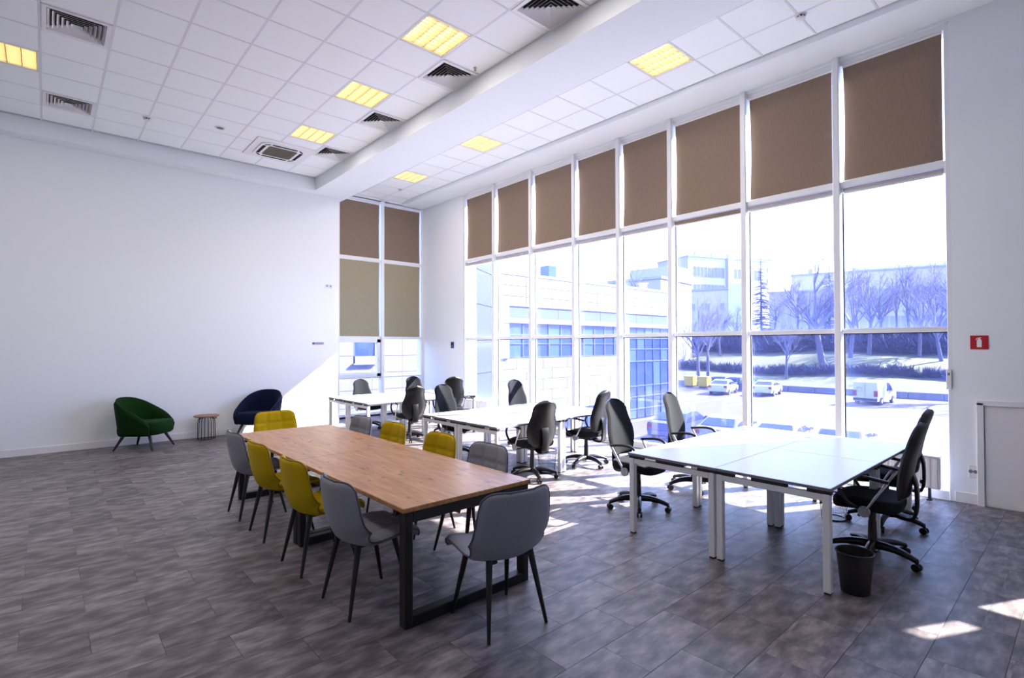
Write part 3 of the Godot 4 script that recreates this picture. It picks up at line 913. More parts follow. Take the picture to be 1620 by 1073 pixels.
func build_dining() -> void:
	var X0 := 1.645; var X1 := 2.725
	var spans := [[-2.85, -4.725, "near half of the long oak conference table on black frames"], [-4.728, -6.62, "far half of the long oak conference table on black frames"]]
	for s in spans:
		var L: float = s[0] - s[1]
		var o := thing("conference_table", s[2], "table", Vector3((X0 + X1) / 2, 0, (s[0] + s[1]) / 2), 0, "oak conference tables")
		var hw := (X1 - X0) / 2; var hl := L / 2
		var m := MB.new(); m.cbox(Vector3(0, 0.735, 0), Vector3(hw * 2, 0.030, L), 0.003)
		part(o, "tabletop", m.done(), M.oak)
		for e in [-1.0, 1.0]:
			var z: float = e * (hl - 0.045)
			m = MB.new()
			m.cbox(Vector3(-hw + 0.045, 0.36, z), Vector3(0.055, 0.72, 0.075), 0.004)
			part(o, "leg", m.done(), M.black_metal)
			m = MB.new()
			m.cbox(Vector3(hw - 0.045, 0.36, z), Vector3(0.055, 0.72, 0.075), 0.004)
			part(o, "leg", m.done(), M.black_metal)
			m = MB.new(); m.cbox(Vector3(0, 0.035, z), Vector3(hw * 2 - 0.145, 0.07, 0.075), 0.004)
			part(o, "foot_rail", m.done(), M.black_metal)
			m = MB.new(); m.cbox(Vector3(0, 0.685, z), Vector3(hw * 2 - 0.145, 0.07, 0.075), 0.004)
			part(o, "top_rail", m.done(), M.black_metal)
		for e in [-1.0, 1.0]:
			m = MB.new(); m.cbox(Vector3(e * (hw - 0.16), 0.695, 0), Vector3(0.04, 0.05, L - 0.17), 0.004)
			part(o, "apron", m.done(), M.black_metal)
	make_chair_meshes()
	var G := "grey shell chairs at the oak table"; var Yg := "yellow quilted chairs at the oak table"
	var rows := [
		["g", Vector3(1.69, 0, -5.96), PI / 2, "grey upholstered chair farthest along the left side of the oak table"],
		["y", Vector3(1.69, 0, -5.18), PI / 2, "yellow quilted chair on the left of the oak table, next to the far grey one"],
		["y", Vector3(1.68, 0, -4.24), PI / 2, "yellow quilted chair on the left of the oak table, next to the near grey one"],
		["g", Vector3(1.68, 0, -3.40), PI / 2, "grey upholstered chair nearest the camera on the left side of the oak table"],
		["y", Vector3(2.33, 0, -7.20), 0.06, "yellow quilted chair at the far head of the oak table"],
		["g", Vector3(2.72, 0, -6.10), -PI / 2, "grey upholstered chair farthest along the right side of the oak table"],
		["y", Vector3(2.74, 0, -5.33), -PI / 2, "yellow quilted chair second from the far end on the right of the oak table"],
		["y", Vector3(2.72, 0, -4.36), -PI / 2, "yellow quilted chair third from the far end on the right of the oak table"],
		["g", Vector3(2.72, 0, -3.60), -PI / 2, "grey upholstered chair nearest the camera on the right side of the oak table"],
		["g", Vector3(2.19, 0, -2.60), PI - 0.12, "grey upholstered chair at the near head of the oak table, back to camera"],
	]
	for r in rows:
		var grey: bool = r[0] == "g"
		shell_chair("shell_chair", r[3], G if grey else Yg, r[1], r[2], M.grey_cloth if grey else M.yellow_cloth, M.grey_piping if grey else M.yellow_piping)

# ------------------------------------------------------------------ white desks
func build_desks() -> void:
	var D := 0.85; var L := 1.205
	var proto: Node3D
	var edges := [[-1.25, "nearest", 4.08], [-4.93, "middle", 4.14], [-8.52, "farthest", 4.20]]
	for e in edges:
		for row in 2:
			for col in 2:
				var at := Vector3(e[2] + col * L, 0, e[0] - row * D)
				var label := "white desk of the %s group of four, %s row, %s end" % [e[1], ["right-hand", "left-hand"][row], ["table-side", "window-side"][col]]
				if proto:
					copy(proto, label, at, 0)
					continue
				proto = thing("office_desk", label, "desk", at, 0, "white office desks")
				var m := MB.new(); m.cbox(Vector3(L / 2, 0.738, -D / 2), Vector3(L - 0.004, 0.024, D - 0.004), 0.002)
				part(proto, "desktop", m.done(), M.desk)
				m = MB.new()
				m.box2(Vector3(0.002, 0.727, -D + 0.002), Vector3(0.0005, 0.747, -0.002)); m.box2(Vector3(L - 0.002, 0.727, -D + 0.002), Vector3(L - 0.0005, 0.747, -0.002))
				m.box2(Vector3(0.002, 0.727, -0.0005), Vector3(L - 0.002, 0.747, -0.002)); m.box2(Vector3(0.002, 0.727, -D + 0.0005), Vector3(L - 0.002, 0.747, -D + 0.002))
				part(proto, "edge_band", m.done(), M.desk_edge)
				for x in [0.035, L - 0.035]:
					for z in [-0.035, -D + 0.035]:
						m = MB.new(); m.cbox(Vector3(x, 0.357, z), Vector3(0.05, 0.686, 0.05), 0.004)
						part(proto, "leg", m.done(), M.desk_leg)
						part(proto, "foot", bx(Vector3(x - 0.02, 0.0, z - 0.02), Vector3(x + 0.02, 0.014, z + 0.02)), M.dark_foot)
					m = MB.new(); m.cbox(Vector3(x, 0.675, -D / 2), Vector3(0.046, 0.046, D - 0.12), 0.004)
					part(proto, "end_rail", m.done(), M.desk_leg)
					for q in [[0.004, 0.16], [0.30, 0.56], [0.70, 0.846]]:
						part(proto, "spacer", bx(Vector3(x - 0.02, 0.698, -q[0]), Vector3(x + 0.02, 0.727, -q[1])), M.dark_foot)
				m = MB.new(); m.cbox(Vector3(L / 2, 0.675, -D / 2), Vector3(L - 0.12, 0.046, 0.046), 0.004)
				part(proto, "long_rail", m.done(), M.desk_leg)

# ------------------------------------------------------------------ task chairs
func build_task_chairs() -> void:
	var m: MB
	var proto := thing("task_chair", "", "office chair", Vector3.ZERO, 0, "black swivel office chairs")
	# five-star base
	for k in 5:
		var a := TAU * k / 5 + 0.3
		var dir := Vector3(sin(a), 0, cos(a)); var sd := dir.cross(Vector3.UP)
		m = MB.new()
		var g := []
		for r in 7:
			var f := r / 6.0
			var c := dir * (0.03 + 0.29 * f) + Vector3(0, 0.115 + 0.012 * sin(f * PI) - 0.035 * f * f, 0)
			var w := lerpf(0.036, 0.020, f); var h := lerpf(0.030, 0.016, f)
			g.append([c - sd * w - Vector3(0, h, 0), c - sd * w + Vector3(0, h * 0.2, 0), c - sd * w * 0.5 + Vector3(0, h, 0), c + sd * w * 0.5 + Vector3(0, h, 0), c + sd * w + Vector3(0, h * 0.2, 0), c + sd * w - Vector3(0, h, 0)])
		m.grid(g, false, true)
		m.poly(g[6], dir)
		part(proto, "base_arm", m.done(), M.task_plastic)
		m = MB.new()
		var cc := dir * 0.315 + Vector3(0, 0.03, 0)
		for s in [-1.0, 1.0]:
			m.tube([cc + sd * s * 0.008, cc + sd * s * 0.027], 0.030, 14)
		m.tube([cc + Vector3(0, 0.01, 0), cc + Vector3(0, 0.05, 0)], 0.013, 8)
		part(proto, "caster", m.done(), M.task_plastic)
	m = MB.new(); m.lathe([Vector2(0.046, 0.085), Vector2(0.05, 0.13), Vector2(0.034, 0.15), Vector2(0.030, 0.30), Vector2(0.026, 0.30), Vector2(0.026, 0.40)], Vector3.ZERO, 16)
	part(proto, "gas_column", m.done(), M.task_plastic)
	m = MB.new(); m.cbox(Vector3(0, 0.41, -0.02), Vector3(0.16, 0.05, 0.24), 0.015)
	m.tube([Vector3(0.05, 0.405, 0.02), Vector3(0.22, 0.40, 0.04)], 0.007, 8); m.tube([Vector3(0.22, 0.40, 0.04), Vector3(0.27, 0.40, 0.05)], 0.012, 8)
	part(proto, "mechanism", m.done(), M.task_plastic)
	# seat
	m = MB.new()
	var sg := []
	for r in 9:
		var f := r / 8.0
		var an := (f - 0.5) * PI
		var y := 0.485 + 0.048 * sin(an)
		var k := pow(maxf(cos(an), 0.0), 0.35)
		var row := []
		for c in 36:
			var t := TAU * c / 36
			var sx := signf(cos(t)) * pow(absf(cos(t)), 0.55); var sz := signf(sin(t)) * pow(absf(sin(t)), 0.55)
			var front := clampf(sz, 0, 1)
			var p := Vector3(sx * (0.19 + 0.062 * k) * (1.0 - 0.05 * sz), y - 0.028 * front * front - 0.006 * (1 - sx * sx), sz * (0.185 + 0.06 * k) + 0.02)
			row.append(p)
		sg.append(row)
	m.grid(sg, false, true)
	m.poly(sg[8], Vector3.UP); m.poly(sg[0], Vector3.DOWN)
	part(proto, "seat", m.done(), M.task_cloth)
	m = MB.new()
	m.cbox(Vector3(0, 0.437, 0.0), Vector3(0.36, 0.02, 0.36), 0.008)
	part(proto, "seat_pan", m.done(), M.task_plastic)
	# backrest: cushion and plastic shell behind it
	var hts := [0.0, 0.08, 0.2, 0.34, 0.47, 0.56, 0.61]
	var wds := [0.16, 0.212, 0.238, 0.228, 0.196, 0.178, 0.115]
	var NR := 33; var NC := 17
	var fr := []; var bk := []
	for r in NR:
		var f := r / float(NR - 1)
		var y: float = 0.545 + 0.61 * f
		var w := 0.0
		w = catmull(wds, minf(f, 0.80)) if f < 0.80 else 0.192 * sqrt(maxf(1.0 - pow((f - 0.80) / 0.205, 2.0), 0.0))
		var zc := -0.235 + 0.035 * sin(f * PI * 0.9) * 0.9 - 0.14 * f
		var endk := pow(maxf(1.0 - pow(absf(2 * f - 1), 10.0), 0.0), 0.5)
		var rf := []; var rb := []
		for c in NC:
			var u := c / float(NC - 1) * 2 - 1
			var pf := pow(maxf(1.0 - pow(absf(u), 6.0), 0.0), 0.5) * endk
			rf.append(Vector3(u * w, y, zc + 0.045 * u * u + 0.034 * pf))
			rb.append(Vector3(u * w, y, zc + 0.045 * u * u - 0.026 * pf))
		fr.append(rf); bk.append(rb)
	m = MB.new(); m.grid(fr, false)
	var cushion := part(proto, "backrest", m.done(), M.task_cloth)
	m = MB.new(); m.grid(bk, true)
	part(cushion, "back_shell", m.done(), M.task_cloth if false else M.task_plastic)
	m = MB.new()
	var path := smooth_path([Vector3(0, 0.41, -0.12), Vector3(0, 0.375, -0.20), Vector3(0, 0.40, -0.285), Vector3(0, 0.62, -0.295), Vector3(0, 0.74, -0.262)], 14)
	var gg := []
	for k in path.size():
		var a: Vector3 = path[maxi(k - 1, 0)]; var b: Vector3 = path[mini(k + 1, path.size() - 1)]
		var t := (b - a).normalized(); var up := t.cross(Vector3.RIGHT)
		gg.append([path[k] + Vector3(-0.052, 0, 0) - up * 0.012, path[k] + Vector3(-0.052, 0, 0) + up * 0.012, path[k] + Vector3(0.052, 0, 0) + up * 0.012, path[k] + Vector3(0.052, 0, 0) - up * 0.012])
	m.grid(gg, true, true)
	part(proto, "back_bracket", m.done(), M.task_plastic)
	m = MB.new(); m.tube([Vector3(-0.05, 0.47, -0.285), Vector3(0.05, 0.47, -0.285)], 0.02, 10)
	part(proto, "back_knob", m.done(), M.task_plastic)
	for s in [-1.0, 1.0]:
		m = MB.new()
		m.tube(smooth_path([Vector3(s * 0.235, 0.45, 0.06), Vector3(s * 0.275, 0.50, 0.13), Vector3(s * 0.29, 0.61, 0.185), Vector3(s * 0.29, 0.695, 0.13), Vector3(s * 0.29, 0.712, 0.02), Vector3(s * 0.29, 0.690, -0.15)], 22), 0.0145, 8)
		part(proto, "armrest", m.done(), M.task_plastic)
		m = MB.new()
		m.tube([Vector3(s * 0.274, 0.43, 0.015), Vector3(s * 0.29, 0.690, -0.145)], 0.011, 8)
		part(proto, "arm_strut", m.done(), M.chrome)
		m = MB.new()
		m.tube([Vector3(s * 0.20, 0.43, 0.015), Vector3(s * 0.262, 0.435, 0.015)], 0.018, 8)
		m.tube([Vector3(s * 0.262, 0.435, 0.015), Vector3(s * 0.285, 0.435, 0.015)], 0.042, 16)
		part(proto, "arm_knob", m.done(), M.knob_grey)
	var list := [
		[Vector3(5.17, 0, -10.45), 0.10, -0.12, "black office chair behind the farthest desks, nearer the long white wall"],
		[Vector3(6.43, 0, -10.45), -0.1, -0.11, "black office chair behind the farthest desks, nearer the windows"],
		[Vector3(5.08, 0, -8.58), PI - 0.15, -0.12, "black office chair on the near side of the farthest desks, back to camera"],
		[Vector3(6.10, 0, -8.74), PI - 0.3, 0.0, "black office chair at the farthest desks half hidden behind another chair"],
		[Vector3(4.90, 0, -6.87), 0.12, -0.03, "black office chair behind the middle desks, facing the oak table"],
		[Vector3(6.44, 0, -6.84), 0.05, -0.02, "black office chair behind the middle desks by the windows, only its back showing"],
		[Vector3(4.83, 0, -5.02), PI - 0.15, -0.10, "black office chair in front of the middle desks, back turned to camera"],
		[Vector3(5.94, 0, -5.03), PI + 0.16, -0.04, "black office chair in front of the middle desks by the windows, seen sideways"],
		[Vector3(4.78, 0, -3.32), 0.02, 0.0, "black office chair at the left of the nearest desks, front towards camera"],
		[Vector3(5.94, 0, -3.32), 0.12, 0.0, "black office chair at the left of the nearest desks by the windows"],
		[Vector3(5.10, 0, -1.26), PI + 0.10, -0.01, "black office chair at the right of the nearest desks, closest to camera"],
		[Vector3(6.14, 0, -1.40), PI + 0.10, -0.01, "black office chair at the right of the nearest desks, nearer the windows"],
	]
	for k in list.size():
		var e: Array = list[k]
		var o: Node3D = proto
		if k > 0: o = copy(proto, e[3], e[0], e[1])
		o.position = e[0]; o.rotation.y = e[1]; o.set_meta("label", e[3])
		o.get_node("backrest").position.y = e[2]

# ------------------------------------------------------------------ easy chairs and side table
func easy_chair(label: String, at: Vector3, turn: float, cm: Material, pm: Material) -> void:
	var o := thing("easy_chair", label, "armchair", at, turn, "velvet easy chairs")
	var m := MB.new()
	# seat cushion, facing +z
	var sg := []
	for r in 11:
		var f := r / 10.0
		var an := (f - 0.5) * PI
		var y := 0.355 + 0.115 * sin(an)
		var k := pow(maxf(cos(an), 0.0), 0.4)
		var row := []
		for c in 40:
			var t := TAU * c / 40
			var sx := signf(cos(t)) * pow(absf(cos(t)), 0.62); var sz := signf(sin(t)) * pow(absf(sin(t)), 0.62)
			row.append(Vector3(sx * (0.25 + 0.075 * k), y + 0.015 * sz, sz * (0.29 + 0.09 * k) + 0.05))
		sg.append(row)
	m.grid(sg, false, true)
	m.poly(sg[10], Vector3.UP); m.poly(sg[0], Vector3.DOWN)
	part(o, "seat", m.done(), cm)
	# wrap-round back: an arch behind, falling to the seat at the front corners
	var NA := 49; var NH := 11
	var ins := []; var outs := []; var rim := []
	for a in NA:
		var u := a / float(NA - 1) * 2 - 1
		var th := u * 2.05
		var rx := 0.335; var rz := 0.335
		var dirv := Vector3(sin(th), 0, -cos(th))
		var bx_ := signf(sin(th)) * pow(absf(sin(th)), 0.8)
		var base := Vector3(bx_ * rx, 0, -cos(th) * rz + 0.03 + 0.12 * smoothstep(1.2, 2.05, absf(th)))
		var top := 0.40 + 0.475 * pow(maxf(cos(absf(u) * PI / 2), 0.0), 0.72)
		var ri := []; var ro := []
		for h in NH:
			var f := h / float(NH - 1)
			var y := lerpf(0.245, top, f)
			var lean := 0.055 * (y - 0.235) / 0.62
			var thick := 0.042 * pow(maxf(1.0 - pow(absf(2 * f - 1), 10.0), 0.0), 0.5)
			var c := base + dirv * (lean - 0.02 * (1 - f)) + Vector3(0, y, 0)
			ri.append(c - dirv * thick); ro.append(c + dirv * thick)
			if h == NH - 1: rim.append(c)
		ins.append(ri); outs.append(ro)
	m = MB.new(); m.grid(outs, true)
	var endw := []
	m.grid(ins, false)
	for e in [0, NA - 1]:
		var g := []
		for h in NH: g.append([ins[e][h], outs[e][h]])
		m.grid(g, e == 0)
	part(o, "backrest", m.done(), cm)
	m = MB.new(); m.tube(rim, 0.008, 6)
	part(o, "piping", m.done(), pm)
	m = MB.new()
	m.lathe([Vector2(0.001, 0.225), Vector2(0.26, 0.235), Vector2(0.29, 0.26)], Vector3(0, 0, 0.03), 28)
	part(o, "underside", m.done(), M.dark_wood)
	for sx in [-1.0, 1.0]:
		for sz in [-1.0, 1.0]:
			m = MB.new()
			m.tube([Vector3(sx * 0.20, 0.26, 0.03 + sz * 0.21), Vector3(sx * 0.295, 0.0, 0.03 + sz * 0.325)], [0.027, 0.015], 10)
			part(o, "leg", m.done(), M.dark_wood)

func build_lounge() -> void:
	easy_chair("dark green velvet easy chair against the long white wall", Vector3(1.27, 0, -11.06), 0.87, M.green_velvet, M.velvet_seam_green)
	easy_chair("dark blue velvet easy chair against the long white wall", Vector3(3.18, 0, -11.08), -0.80, M.blue_velvet, M.velvet_seam_blue)
	var o := thing("side_table", "small round wooden side table on a black wire cage base between two easy chairs", "table", Vector3(2.29, 0, -11.30))
	var m := MB.new(); m.lathe([Vector2(0.001, 0.428), Vector2(0.205, 0.428), Vector2(0.215, 0.434), Vector2(0.215, 0.448), Vector2(0.210, 0.452), Vector2(0.001, 0.452)], Vector3.ZERO, 36, true)
	part(o, "tabletop", m.done(), M.walnut)
	for k in 16:
		var a := TAU * k / 16
		var d := Vector3(cos(a), 0, sin(a))
		m = MB.new(); m.tube([d * 0.05 + Vector3(0, 0.420, 0), d * 0.10 + Vector3(0, 0.415, 0), d * 0.133 + Vector3(0, 0.385, 0), d * 0.145 + Vector3(0, 0.32, 0), d * 0.150 + Vector3(0, 0.01, 0)], 0.006, 6)
		part(o, "wire", m.done(), M.black_metal)
	for e in [[0.150, 0.008], [0.06, 0.422]]:
		var loop := []
		for k in 24: loop.append(Vector3(cos(TAU * k / 24), 0, sin(TAU * k / 24)) * e[0] + Vector3(0, e[1], 0))
		m = MB.new(); m.tube(loop, 0.005, 6, true)
		part(o, "wire_ring", m.done(), M.black_metal)

# ------------------------------------------------------------------ small things
func wire_bin(at: Vector3, label: String) -> void:
	var o := thing("waste_basket", label, "waste basket", at, 0, "black wire waste baskets")
	var m := MB.new()
	for e in [[0.135, 0.30, 0.007], [0.105, 0.008, 0.007], [0.115, 0.09, 0.002], [0.125, 0.19, 0.002]]:
		var loop := []
		for k in 24: loop.append(Vector3(cos(TAU * k / 24), 0, sin(TAU * k / 24)) * e[0] + Vector3(0, e[1], 0))
		m = MB.new(); m.tube(loop, e[2], 6, true)
		part(o, "ring", m.done(), M.bin_black)
	m = MB.new()
	for k in 40:
		var d := Vector3(cos(TAU * k / 40), 0, sin(TAU * k / 40))
		m.tube([d * 0.105 + Vector3(0, 0.008, 0), d * 0.135 + Vector3(0, 0.30, 0)], 0.0011, 3, false, false)
	part(o, "wire_mesh", m.done(), M.bin_black)
	m = MB.new(); m.lathe([Vector2(0.001, 0.006), Vector2(0.105, 0.006)], Vector3.ZERO, 24)
	part(o, "bottom", m.done(), M.bin_black)

func build_small() -> void:
	wire_bin(Vector3(5.95, 0, -1.80), "black wire waste basket under the nearest desks")
	wire_bin(Vector3(5.22, 0, -5.13), "black wire waste basket beside the chair at the middle desks")
	var o := thing("waste_bin", "black plastic waste bin beside the near corner leg of the nearest desks", "waste bin", Vector3(4.30, 0, -1.17))
	var m := MB.new(); m.lathe([Vector2(0.001, 0.0), Vector2(0.085, 0.0), Vector2(0.090, 0.01), Vector2(0.114, 0.265), Vector2(0.121, 0.275), Vector2(0.121, 0.285), Vector2(0.110, 0.285), Vector2(0.086, 0.015), Vector2(0.001, 0.012)], Vector3.ZERO, 28)
	part(o, "body", m.done(), M.bin_black)
	var loop := []
	for k in 28: loop.append(Vector3(cos(TAU * k / 28), 0, sin(TAU * k / 28)) * 0.118 + Vector3(0, 0.283, 0))
	m = MB.new(); m.tube(loop, 0.006, 6, true)
	part(o, "rim", m.done(), M.bin_black)
	# fire extinguisher sign on the window wall
	o = thing("fire_extinguisher_sign", "red square sign with a white fire extinguisher on the right wall", "sign", Vector3(WX - 0.004, 1.775, -0.865), -PI / 2)
	m = MB.new(); m.cbox(Vector3(0, 0, 0), Vector3(0.15, 0.15, 0.004), 0.001)
	part(o, "plate", m.done(), M.red_sign)
	var bottle := PackedVector2Array([Vector2(-0.020, -0.052), Vector2(0.020, -0.052), Vector2(0.020, 0.022), Vector2(0.012, 0.034), Vector2(0.006, 0.038), Vector2(0.006, 0.044), Vector2(0.018, 0.050), Vector2(0.016, 0.055), Vector2(-0.004, 0.052), Vector2(-0.022, 0.046), Vector2(-0.030, 0.030), Vector2(-0.026, 0.028), Vector2(-0.018, 0.040), Vector2(-0.006, 0.044), Vector2(-0.006, 0.038), Vector2(-0.012, 0.034), Vector2(-0.020, 0.022)])
	m = MB.new(); m.prism(bottle, 0.002, 0.003)
	part(o, "extinguisher_symbol", m.done(), M.white_print)
	var sn := thing("wall_sensor", "small white upright sensor box on the frame at the right end of the windows", "sensor", Vector3(7.60, 1.36, -1.125), -PI / 2)
	m = MB.new(); m.cbox(Vector3(0, 0, 0.012), Vector3(0.045, 0.22, 0.024), 0.004)
	part(sn, "case", m.done(), M.socket)
	m = MB.new(); m.cbox(Vector3(0, 0.06, 0.025), Vector3(0.02, 0.03, 0.004), 0.001)
	part(sn, "lens", m.done(), M.desk_edge)
	# sockets, plates and switches
	var plate := func(at: Vector3, turn: float, size: Vector2, pm: Material, label: String, cat: String, holes: int) -> void:
		var p := thing("wall_plate" if cat == "plate" else "wall_socket", label, cat, at, turn)
		var q := MB.new(); q.cbox(Vector3(0, 0, 0.005), Vector3(size.x, size.y, 0.010), 0.003)
		part(p, "cover", q.done(), pm)
		for k in holes:
			q = MB.new()
			var x := (k - (holes - 1) / 2.0) * size.x / maxf(holes, 1)
			q.xf = Transform3D(Basis(Vector3.RIGHT, PI / 2), Vector3(x, 0, 0.0105))
			q.lathe([Vector2(0.001, 0.0), Vector2(minf(size.y * 0.28, 0.02), 0.0)], Vector3.ZERO, 14)
			part(p, "socket_hole", q.done(), M.desk_edge)
	plate.call(Vector3(4.766, 3.114, BACK), 0.0, Vector2(0.16, 0.08), M.socket, "white double wall socket high on the long wall near its corner", "socket", 2)
	plate.call(Vector3(2.50, 0.36, BACK), 0.0, Vector2(0.08, 0.08), M.socket, "white wall socket low on the long wall beside the side table", "socket", 1)
	plate.call(Vector3(4.86, 0.30, BACK), 0.0, Vector2(0.16, 0.08), M.socket, "white wall socket low in the sunlit end of the long wall", "socket", 2)
	plate.call(Vector3(WX, 0.36, -0.93), -PI / 2, Vector2(0.08, 0.14), M.socket, "white wall socket beside the low door at the right", "socket", 2)
	var sg := thing("wall_plate", "small grey strip sign on the long wall above the sunlit corner", "sign", Vector3(4.525, 1.82, BACK))
	m = MB.new(); m.cbox(Vector3(0, 0, 0.004), Vector3(0.26, 0.055, 0.008), 0.002)
	part(sg, "plate", m.done(), mat(rgb(176, 168, 196), 0.5))
	m = MB.new(); m.box2(Vector3(-0.125, -0.02, 0.008), Vector3(-0.075, 0.02, 0.0088))
	m.box2(Vector3(-0.06, 0.008, 0.008), Vector3(0.11, 0.014, 0.0088)); m.box2(Vector3(-0.06, -0.012, 0.008), Vector3(0.08, -0.006, 0.0088))
	part(sg, "print", m.done(), mat(rgb(92, 78, 120), 0.6))
	var bp := thing("wall_plate", "small dark blue control plate on the corner pier beside the windows", "control panel", Vector3(WX, 1.78, -10.76), -PI / 2)
	m = MB.new(); m.cbox(Vector3(0, 0, 0.008), Vector3(0.12, 0.16, 0.016), 0.004)
	part(bp, "cover", m.done(), M.blue_plate)
	m = MB.new(); m.box2(Vector3(-0.04, 0.0, 0.016), Vector3(0.04, 0.05, 0.0168))
	part(bp, "display", m.done(), M.vent_dark)

# ------------------------------------------------------------------ outside
const GROUND := -3.0
const TREES := [[57.8, -31.6, -2.2, 9.7], [59.5, -31.3, -2.3, 9.1], [72.2, -36.1, 0.6, 8.2], [77.9, -44.5, 2.0, 6.7], [78.9, -36.9, 1.5, 6.8], [61.3, -23.1, -2.2, 7.2], [66.6, -21.1, -2.1, 12.6], [87.2, -29.5, 1.9, 7.7], [71.2, -19.6, -1.6, 11.4], [75.2, -18.7, -1.6, 10.8], [78.9, -18.1, -1.8, 9.7], [86.4, -16.8, 0.6, 11.0], [83.5, -14.0, 0.7, 10.4], [79.9, -11.9, 0.8, 10.5], [91.2, -19.2, 1.9, 9.5], [95.3, -25.0, 1.9, 11.4], [88.4, -35.1, 2.0, 7.7], [83.7, -29.9, 1.5, 9.0], [74.8, -13.7, -0.6, 9.4], [71.6, -11.2, -1.2, 8.8], [52.0, -36.6, -3.0, 14.6], [59.0, -5.5, -2.2, 10.5], [59.5, 0.5, -2.2, 11.5], [59.0, 6.5, -2.2, 10.0], [60.0, 12.0, -2.2, 11.0]]

func bank_height(x: float, z: float) -> float:
	var p := [[56.9, -2.45], [58.5, -2.2], [62.0, -1.75], [64.0, -1.65], [65.5, -1.0], [71.0, 0.1], [76.0, 0.6], [82.0, 2.2], [90.0, 3.4], [110.0, 4.2], [170.0, 4.5]]
	for k in p.size() - 1:
		if x <= p[k + 1][0]: return lerpf(p[k][1], p[k + 1][1], clampf((x - p[k][0]) / (p[k + 1][0] - p[k][0]), 0, 1)) + 0.18 * sin(z * 0.31 + x * 0.2) * smoothstep(57.5, 62.0, x)
	return 4.5

func block(called: String, label: String, at: Vector3, turn: float, L: float, D: float, H: float, m: Material) -> Node3D:
	var o := thing(called, label, "building", at, turn)
	part(o, "wall", bx(Vector3(0, -3, -D), Vector3(L, H, 0)), m)
	part(o, "parapet", bx(Vector3(-0.15, H, -D - 0.15), Vector3(L + 0.15, H + 0.35, 0.15)), M.roof_grey)
	return o

func window_row(o: Node3D, x0: float, x1: float, y0: float, y1: float, n: int, fill: float, gm: Material, fm: Material) -> void:
	var w := (x1 - x0) / n
	for k in n:
		var a := x0 + w * (k + 0.5 - fill / 2); var b := x0 + w * (k + 0.5 + fill / 2)
		var f := MB.new()
		var t := minf(0.09, (b - a) * 0.1)
		f.box2(Vector3(a, y0, -0.05), Vector3(b, y0 + t, 0.06)); f.box2(Vector3(a, y1 - t, -0.05), Vector3(b, y1, 0.06))
		f.box2(Vector3(a, y0 + t, -0.05), Vector3(a + t, y1 - t, 0.06)); f.box2(Vector3(b - t, y0 + t, -0.05), Vector3(b, y1 - t, 0.06))
		f.box2(Vector3((a + b) / 2 - t / 2, y0 + t, -0.05), Vector3((a + b) / 2 + t / 2, y1 - t, 0.05))
		var wd := part(o, "window", f.done(), fm)
		part(wd, "pane", bx(Vector3(a + t, y0 + t, -0.03), Vector3(b - t, y1 - t, 0.02)), gm)

func bare_tree_meshes(sd: int) -> Array:
	var rg := RandomNumberGenerator.new(); rg.seed = sd
	var tr := MB.new(); var br := MB.new(); var tw := MB.new()
	# height 1; trunk, limbs, twigs
	var stack := []
	var bend := Vector3(rg.randf_range(-0.05, 0.05), 0, rg.randf_range(-0.05, 0.05))
	var top := 0.42
	tr.tube([Vector3.ZERO, bend * 0.5 + Vector3(0, top * 0.5, 0), bend + Vector3(0, top, 0)], [0.024, 0.019, 0.014], 7)
	for k in 9:
		var h := rg.randf_range(0.55, 1.0) * top
		var a := rg.randf() * TAU
		var d := Vector3(cos(a) * rg.randf_range(0.35, 0.9), rg.randf_range(0.7, 1.2), sin(a) * rg.randf_range(0.35, 0.9)).normalized()
		stack.append([bend * (h / top) + Vector3(0, h, 0), d, rg.randf_range(0.26, 0.38), 0.010, 0])
	stack.append([bend + Vector3(0, top, 0), Vector3(0.05, 1, 0.03).normalized(), 0.36, 0.013, 0])
	while stack.size():
		var e: Array = stack.pop_back()
		var p: Vector3 = e[0]; var d: Vector3 = e[1]; var L: float = e[2]; var r: float = e[3]; var lv: int = e[4]
		var mid := p + d * L * 0.5 + Vector3(rg.randf_range(-0.03, 0.03), rg.randf_range(0, 0.02), rg.randf_range(-0.03, 0.03)) * L * 2
		var end := p + d * L
		(br if lv == 0 else tw).tube([p, mid, end], [r, r * 0.7, r * 0.35], 5 if lv == 0 else 3, false, false)
		if lv < 3:
			for q in [6, 5, 4][lv]:
				var f := rg.randf_range(0.25, 1.0)
				var s: Vector3 = p.lerp(mid, f * 2) if f < 0.5 else mid.lerp(end, f * 2 - 1)
				var nd := (d + Vector3(rg.randf_range(-1, 1), rg.randf_range(-0.4, 0.8), rg.randf_range(-1, 1)) * 0.8).normalized()
				stack.append([s, nd, L * rg.randf_range(0.38, 0.62), r * 0.40, lv + 1])
	return [tr.done(), br.done(), tw.done()]

